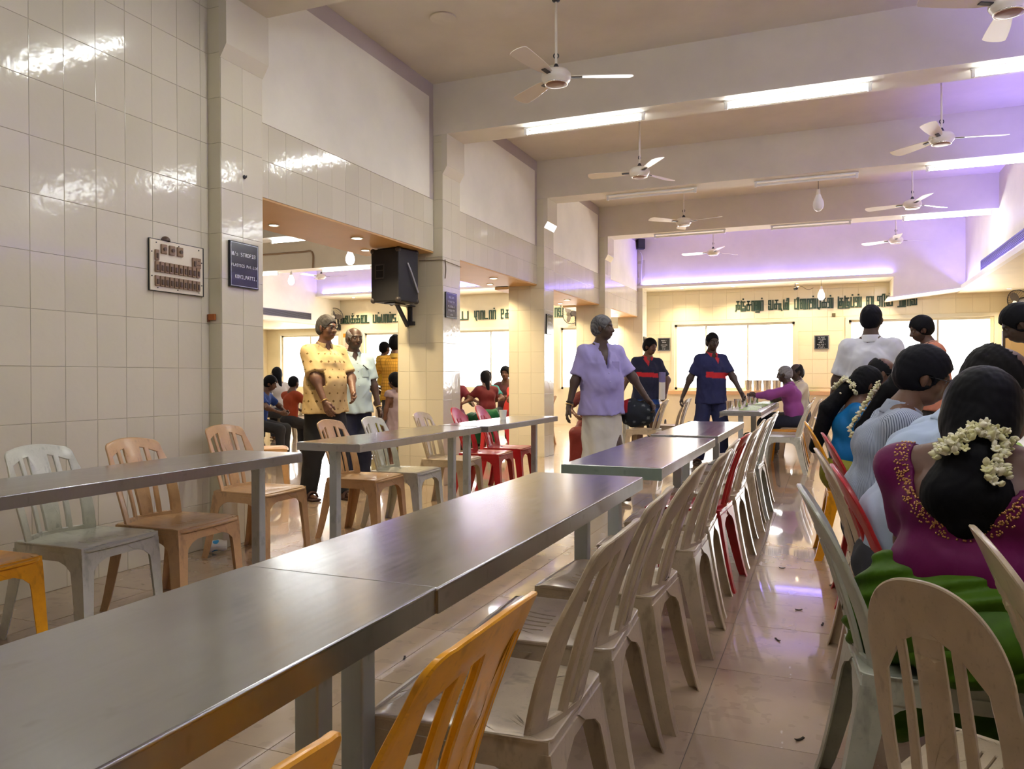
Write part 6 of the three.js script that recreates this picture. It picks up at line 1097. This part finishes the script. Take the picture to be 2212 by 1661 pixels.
// jasmine: buds threaded along a path over the hair, each set on the surface of the hair
const budGeo = (() => { const g = new THREE.LatheGeometry([[0.0005, 0], [0.0042, 0.003], [0.0062, 0.009], [0.0052, 0.015], [0.0005, 0.0205]].map((p) => new THREE.Vector2(...p)), 7); return g; })();
const openGeo = (() => { const gs = []; for (let k = 0; k < 5; k++) { const q = new THREE.SphereGeometry(0.006, 6, 4); q.scale(0.7, 0.35, 1.25); q.translate(0, 0, 0.0075); q.rotateX(-0.75); q.rotateY(k * 1.2566); q.translate(0, 0.005, 0); gs.push(q); } return merge(gs); })();
const petalMats = [S(lin(0.80, 0.77, 0.52), { roughness: 0.6 }), S(lin(0.82, 0.79, 0.62), { roughness: 0.6 }), S(lin(0.72, 0.70, 0.40), { roughness: 0.6 })];
function garland(who, label, path, count, spread, size) {
  const { t, hc, hq, hs, hairMesh } = who; t.updateMatrixWorld(true);
  const g = thing('jasmine_garland', label, 'garland');
  const curve = new THREE.CatmullRomCurve3(path.map((p) => v3(...p))), ray = new THREE.Raycaster(), P0 = v3(0, 0, 0), D0 = v3(0, 0, 0);
  const mats = hairMesh.material; mats.side = THREE.DoubleSide;
  const cord = [];
  for (let i = 0; i < count; i++) {
    const p = curve.getPoint((i + 0.5) / count); p.x += rr(-spread, spread); p.y += rr(-spread, spread);
    const a = v3(p.x, p.y, -0.5).multiplyScalar(hs).applyQuaternion(hq).add(hc), b = v3(p.x, p.y, 0.2).multiplyScalar(hs).applyQuaternion(hq).add(hc);
    t.localToWorld(a); t.localToWorld(b); D0.copy(b).sub(a).normalize();
    ray.set(a, D0); const hit = ray.intersectObject(hairMesh, false)[0]; if (!hit) continue;
    const n = hit.face.normal.clone().transformDirection(hairMesh.matrixWorld); if (n.dot(D0) > 0) n.negate();
    n.x += rr(-0.7, 0.7); n.y += rr(-0.5, 0.7); n.z += rr(-0.7, 0.7); n.normalize();
    const m = put('flower', i % 4 === 0 ? openGeo : budGeo, petalMats[i % 3], g);
    m.position.copy(hit.point).addScaledVector(D0, -rr(0.0, spread * 0.9) * hs - 0.001); m.quaternion.setFromUnitVectors(v3(0, 1, 0), n); m.scale.setScalar(size * rr(0.85, 1.2));
  }
}
garland(lady, 'thick white jasmine garland pinned in the loose hair of the woman in magenta', [[0.055, -0.110, 0], [0.028, -0.098, 0], [0.0, -0.075, 0], [-0.026, -0.050, 0], [-0.056, -0.058, 0], [-0.070, -0.09, 0], [-0.066, -0.13, 0], [-0.054, -0.165, 0]], 210, 0.017, 1.1);
// gold embroidery round the low back neckline of the blouse
{
  const bl = lady.t.children.find((c) => c.name === 'blouse'), gs = [], ray = new THREE.Raycaster(); bl.material.side = THREE.DoubleSide; lady.t.updateMatrixWorld(true);
  const s0 = new THREE.SphereGeometry(0.0030, 5, 4), iv = lady.t.matrixWorld.clone().invert();
  for (let i = 0; i < 620; i++) {
    const a = rr(-2.0, 2.0), k = 1.05 + 0.22 * Math.pow(rnd(), 1.3), u = Math.sin(a) * 0.165 * k, w = -Math.cos(a) * 0.215 * k;
    const p = v3(u, w, -0.6).multiplyScalar(lady.s).applyQuaternion(lady.cq).add(lady.neck), q = v3(u, w, 0.2).multiplyScalar(lady.s).applyQuaternion(lady.cq).add(lady.neck);
    lady.t.localToWorld(p); lady.t.localToWorld(q); ray.set(p, q.clone().sub(p).normalize()); const hit = ray.intersectObject(bl, false)[0]; if (!hit) continue;
    const c = hit.point.clone().applyMatrix4(iv); gs.push(s0.clone().translate(c.x, c.y, c.z));
  }
  const m = put('embroidery', merge(gs), P(lin(0.55, 0.30, 0.12), { metalness: 0.8, roughness: 0.35 }), bl); m.userData.kind = 'stuff'; m.userData.label = 'gold bead embroidery';
  const e = v3(0.088, -0.075, -0.01).multiplyScalar(lady.hs).applyQuaternion(lady.hq).add(lady.hc);
  put('earring', merge([new THREE.TorusGeometry(0.008, 0.002, 6, 14), at(new THREE.SphereGeometry(0.007, 10, 8), 0, -0.016, 0), at(cyl(0.010, 0.004, 0.012, 12), 0, -0.027, 0)]).translate(e.x, e.y, e.z), P(lin(0.8, 0.5, 0.2), { metalness: 1, roughness: 0.3 }), lady.t);
}
garland(blueLady, 'white jasmine loop in the hair of the woman in the blue blouse', [[0.05, -0.10, 0], [0.03, -0.06, 0], [0.0, -0.02, 0], [-0.04, -0.02, 0], [-0.07, -0.05, 0], [-0.065, -0.10, 0], [-0.05, -0.13, 0]], 90, 0.014, 1.3);
garland(redLady, 'white jasmine string along the plait of the woman in the red blouse', [[0.0, -0.02, 0], [0.0, -0.10, 0], [0.015, -0.2, 0], [0.02, -0.32, 0], [0.0, -0.42, 0]], 70, 0.014, 1.2);

// scraps on the aisle floor and bags under the far tables
{
  const m0 = S(lin(0.03, 0.02, 0.012), { roughness: 0.9 });
  for (const [x, z, a] of [[-0.13, -4.05, 0.3], [-0.02, -3.85, 1.4], [-0.2, -3.55, 2.2], [-0.08, -2.6, 0.8], [-0.25, -4.9, 0.2], [0.02, -4.6, 1.1], [-1.45, -2.5, 0.5], [-1.6, -2.75, 2], [-1.35, -2.35, 1.2]]) { const g = new THREE.BoxGeometry(0.035, 0.003, 0.008, 4, 1, 1), p = g.attributes.position; for (let i = 0; i < p.count; i++) p.setY(i, p.getY(i) + 0.0017 + 0.004 * Math.pow(p.getX(i) / 0.018, 2)); g.computeVertexNormals(); const m = put('leaf_scrap', g, m0); m.position.set(x, 0, z); m.rotation.y = a; tag(m, 'tiny dark leaf scrap lying on the aisle floor', 'litter', 'leaf scraps on the floor'); }
  [[-0.95, -10.6, [0.012, 0.014, 0.02], 'black bag under the table of the man in purple'], [-0.85, -12.2, [0.25, 0.05, 0.03], 'rust coloured bag under the far paper covered table'], [-2.6, -13.4, [0.10, 0.10, 0.11], 'grey bag under the table left of the far window'], [-2.1, -13.0, [0.02, 0.02, 0.025], 'black handbag on the floor left of the far window']].forEach(([x, z, c, l]) => {
    const t = thing('cloth_bag', l, 'bag', [x, 0, z], x * 3), f = new Field(0.06); f.add(ell(v3(0, 0.15, 0), [0.17, 0.15, 0.10]), ell(v3(0.02, 0.24, 0), [0.12, 0.09, 0.07]));
    put('pouch', uvm(surfaceNet((x, y, z) => Math.max(f.eval(x, y, z) + 0.008 * wob(x, y, z), 0.002 - y), [-0.22, -0.02, -0.16], [0.22, 0.38, 0.16], 0.016, () => c)), clothMat, t); put('handle', tubeOf([[-0.08, 0.28, 0], [-0.05, 0.40, 0], [0.06, 0.40, 0], [0.10, 0.28, 0]], 0.009, 16, 6), M.black, t);
  });
}
scene.traverse((o) => { if (o.isMesh) { o.castShadow = true; o.receiveShadow = true; } });
renderer.render(scene, camera);
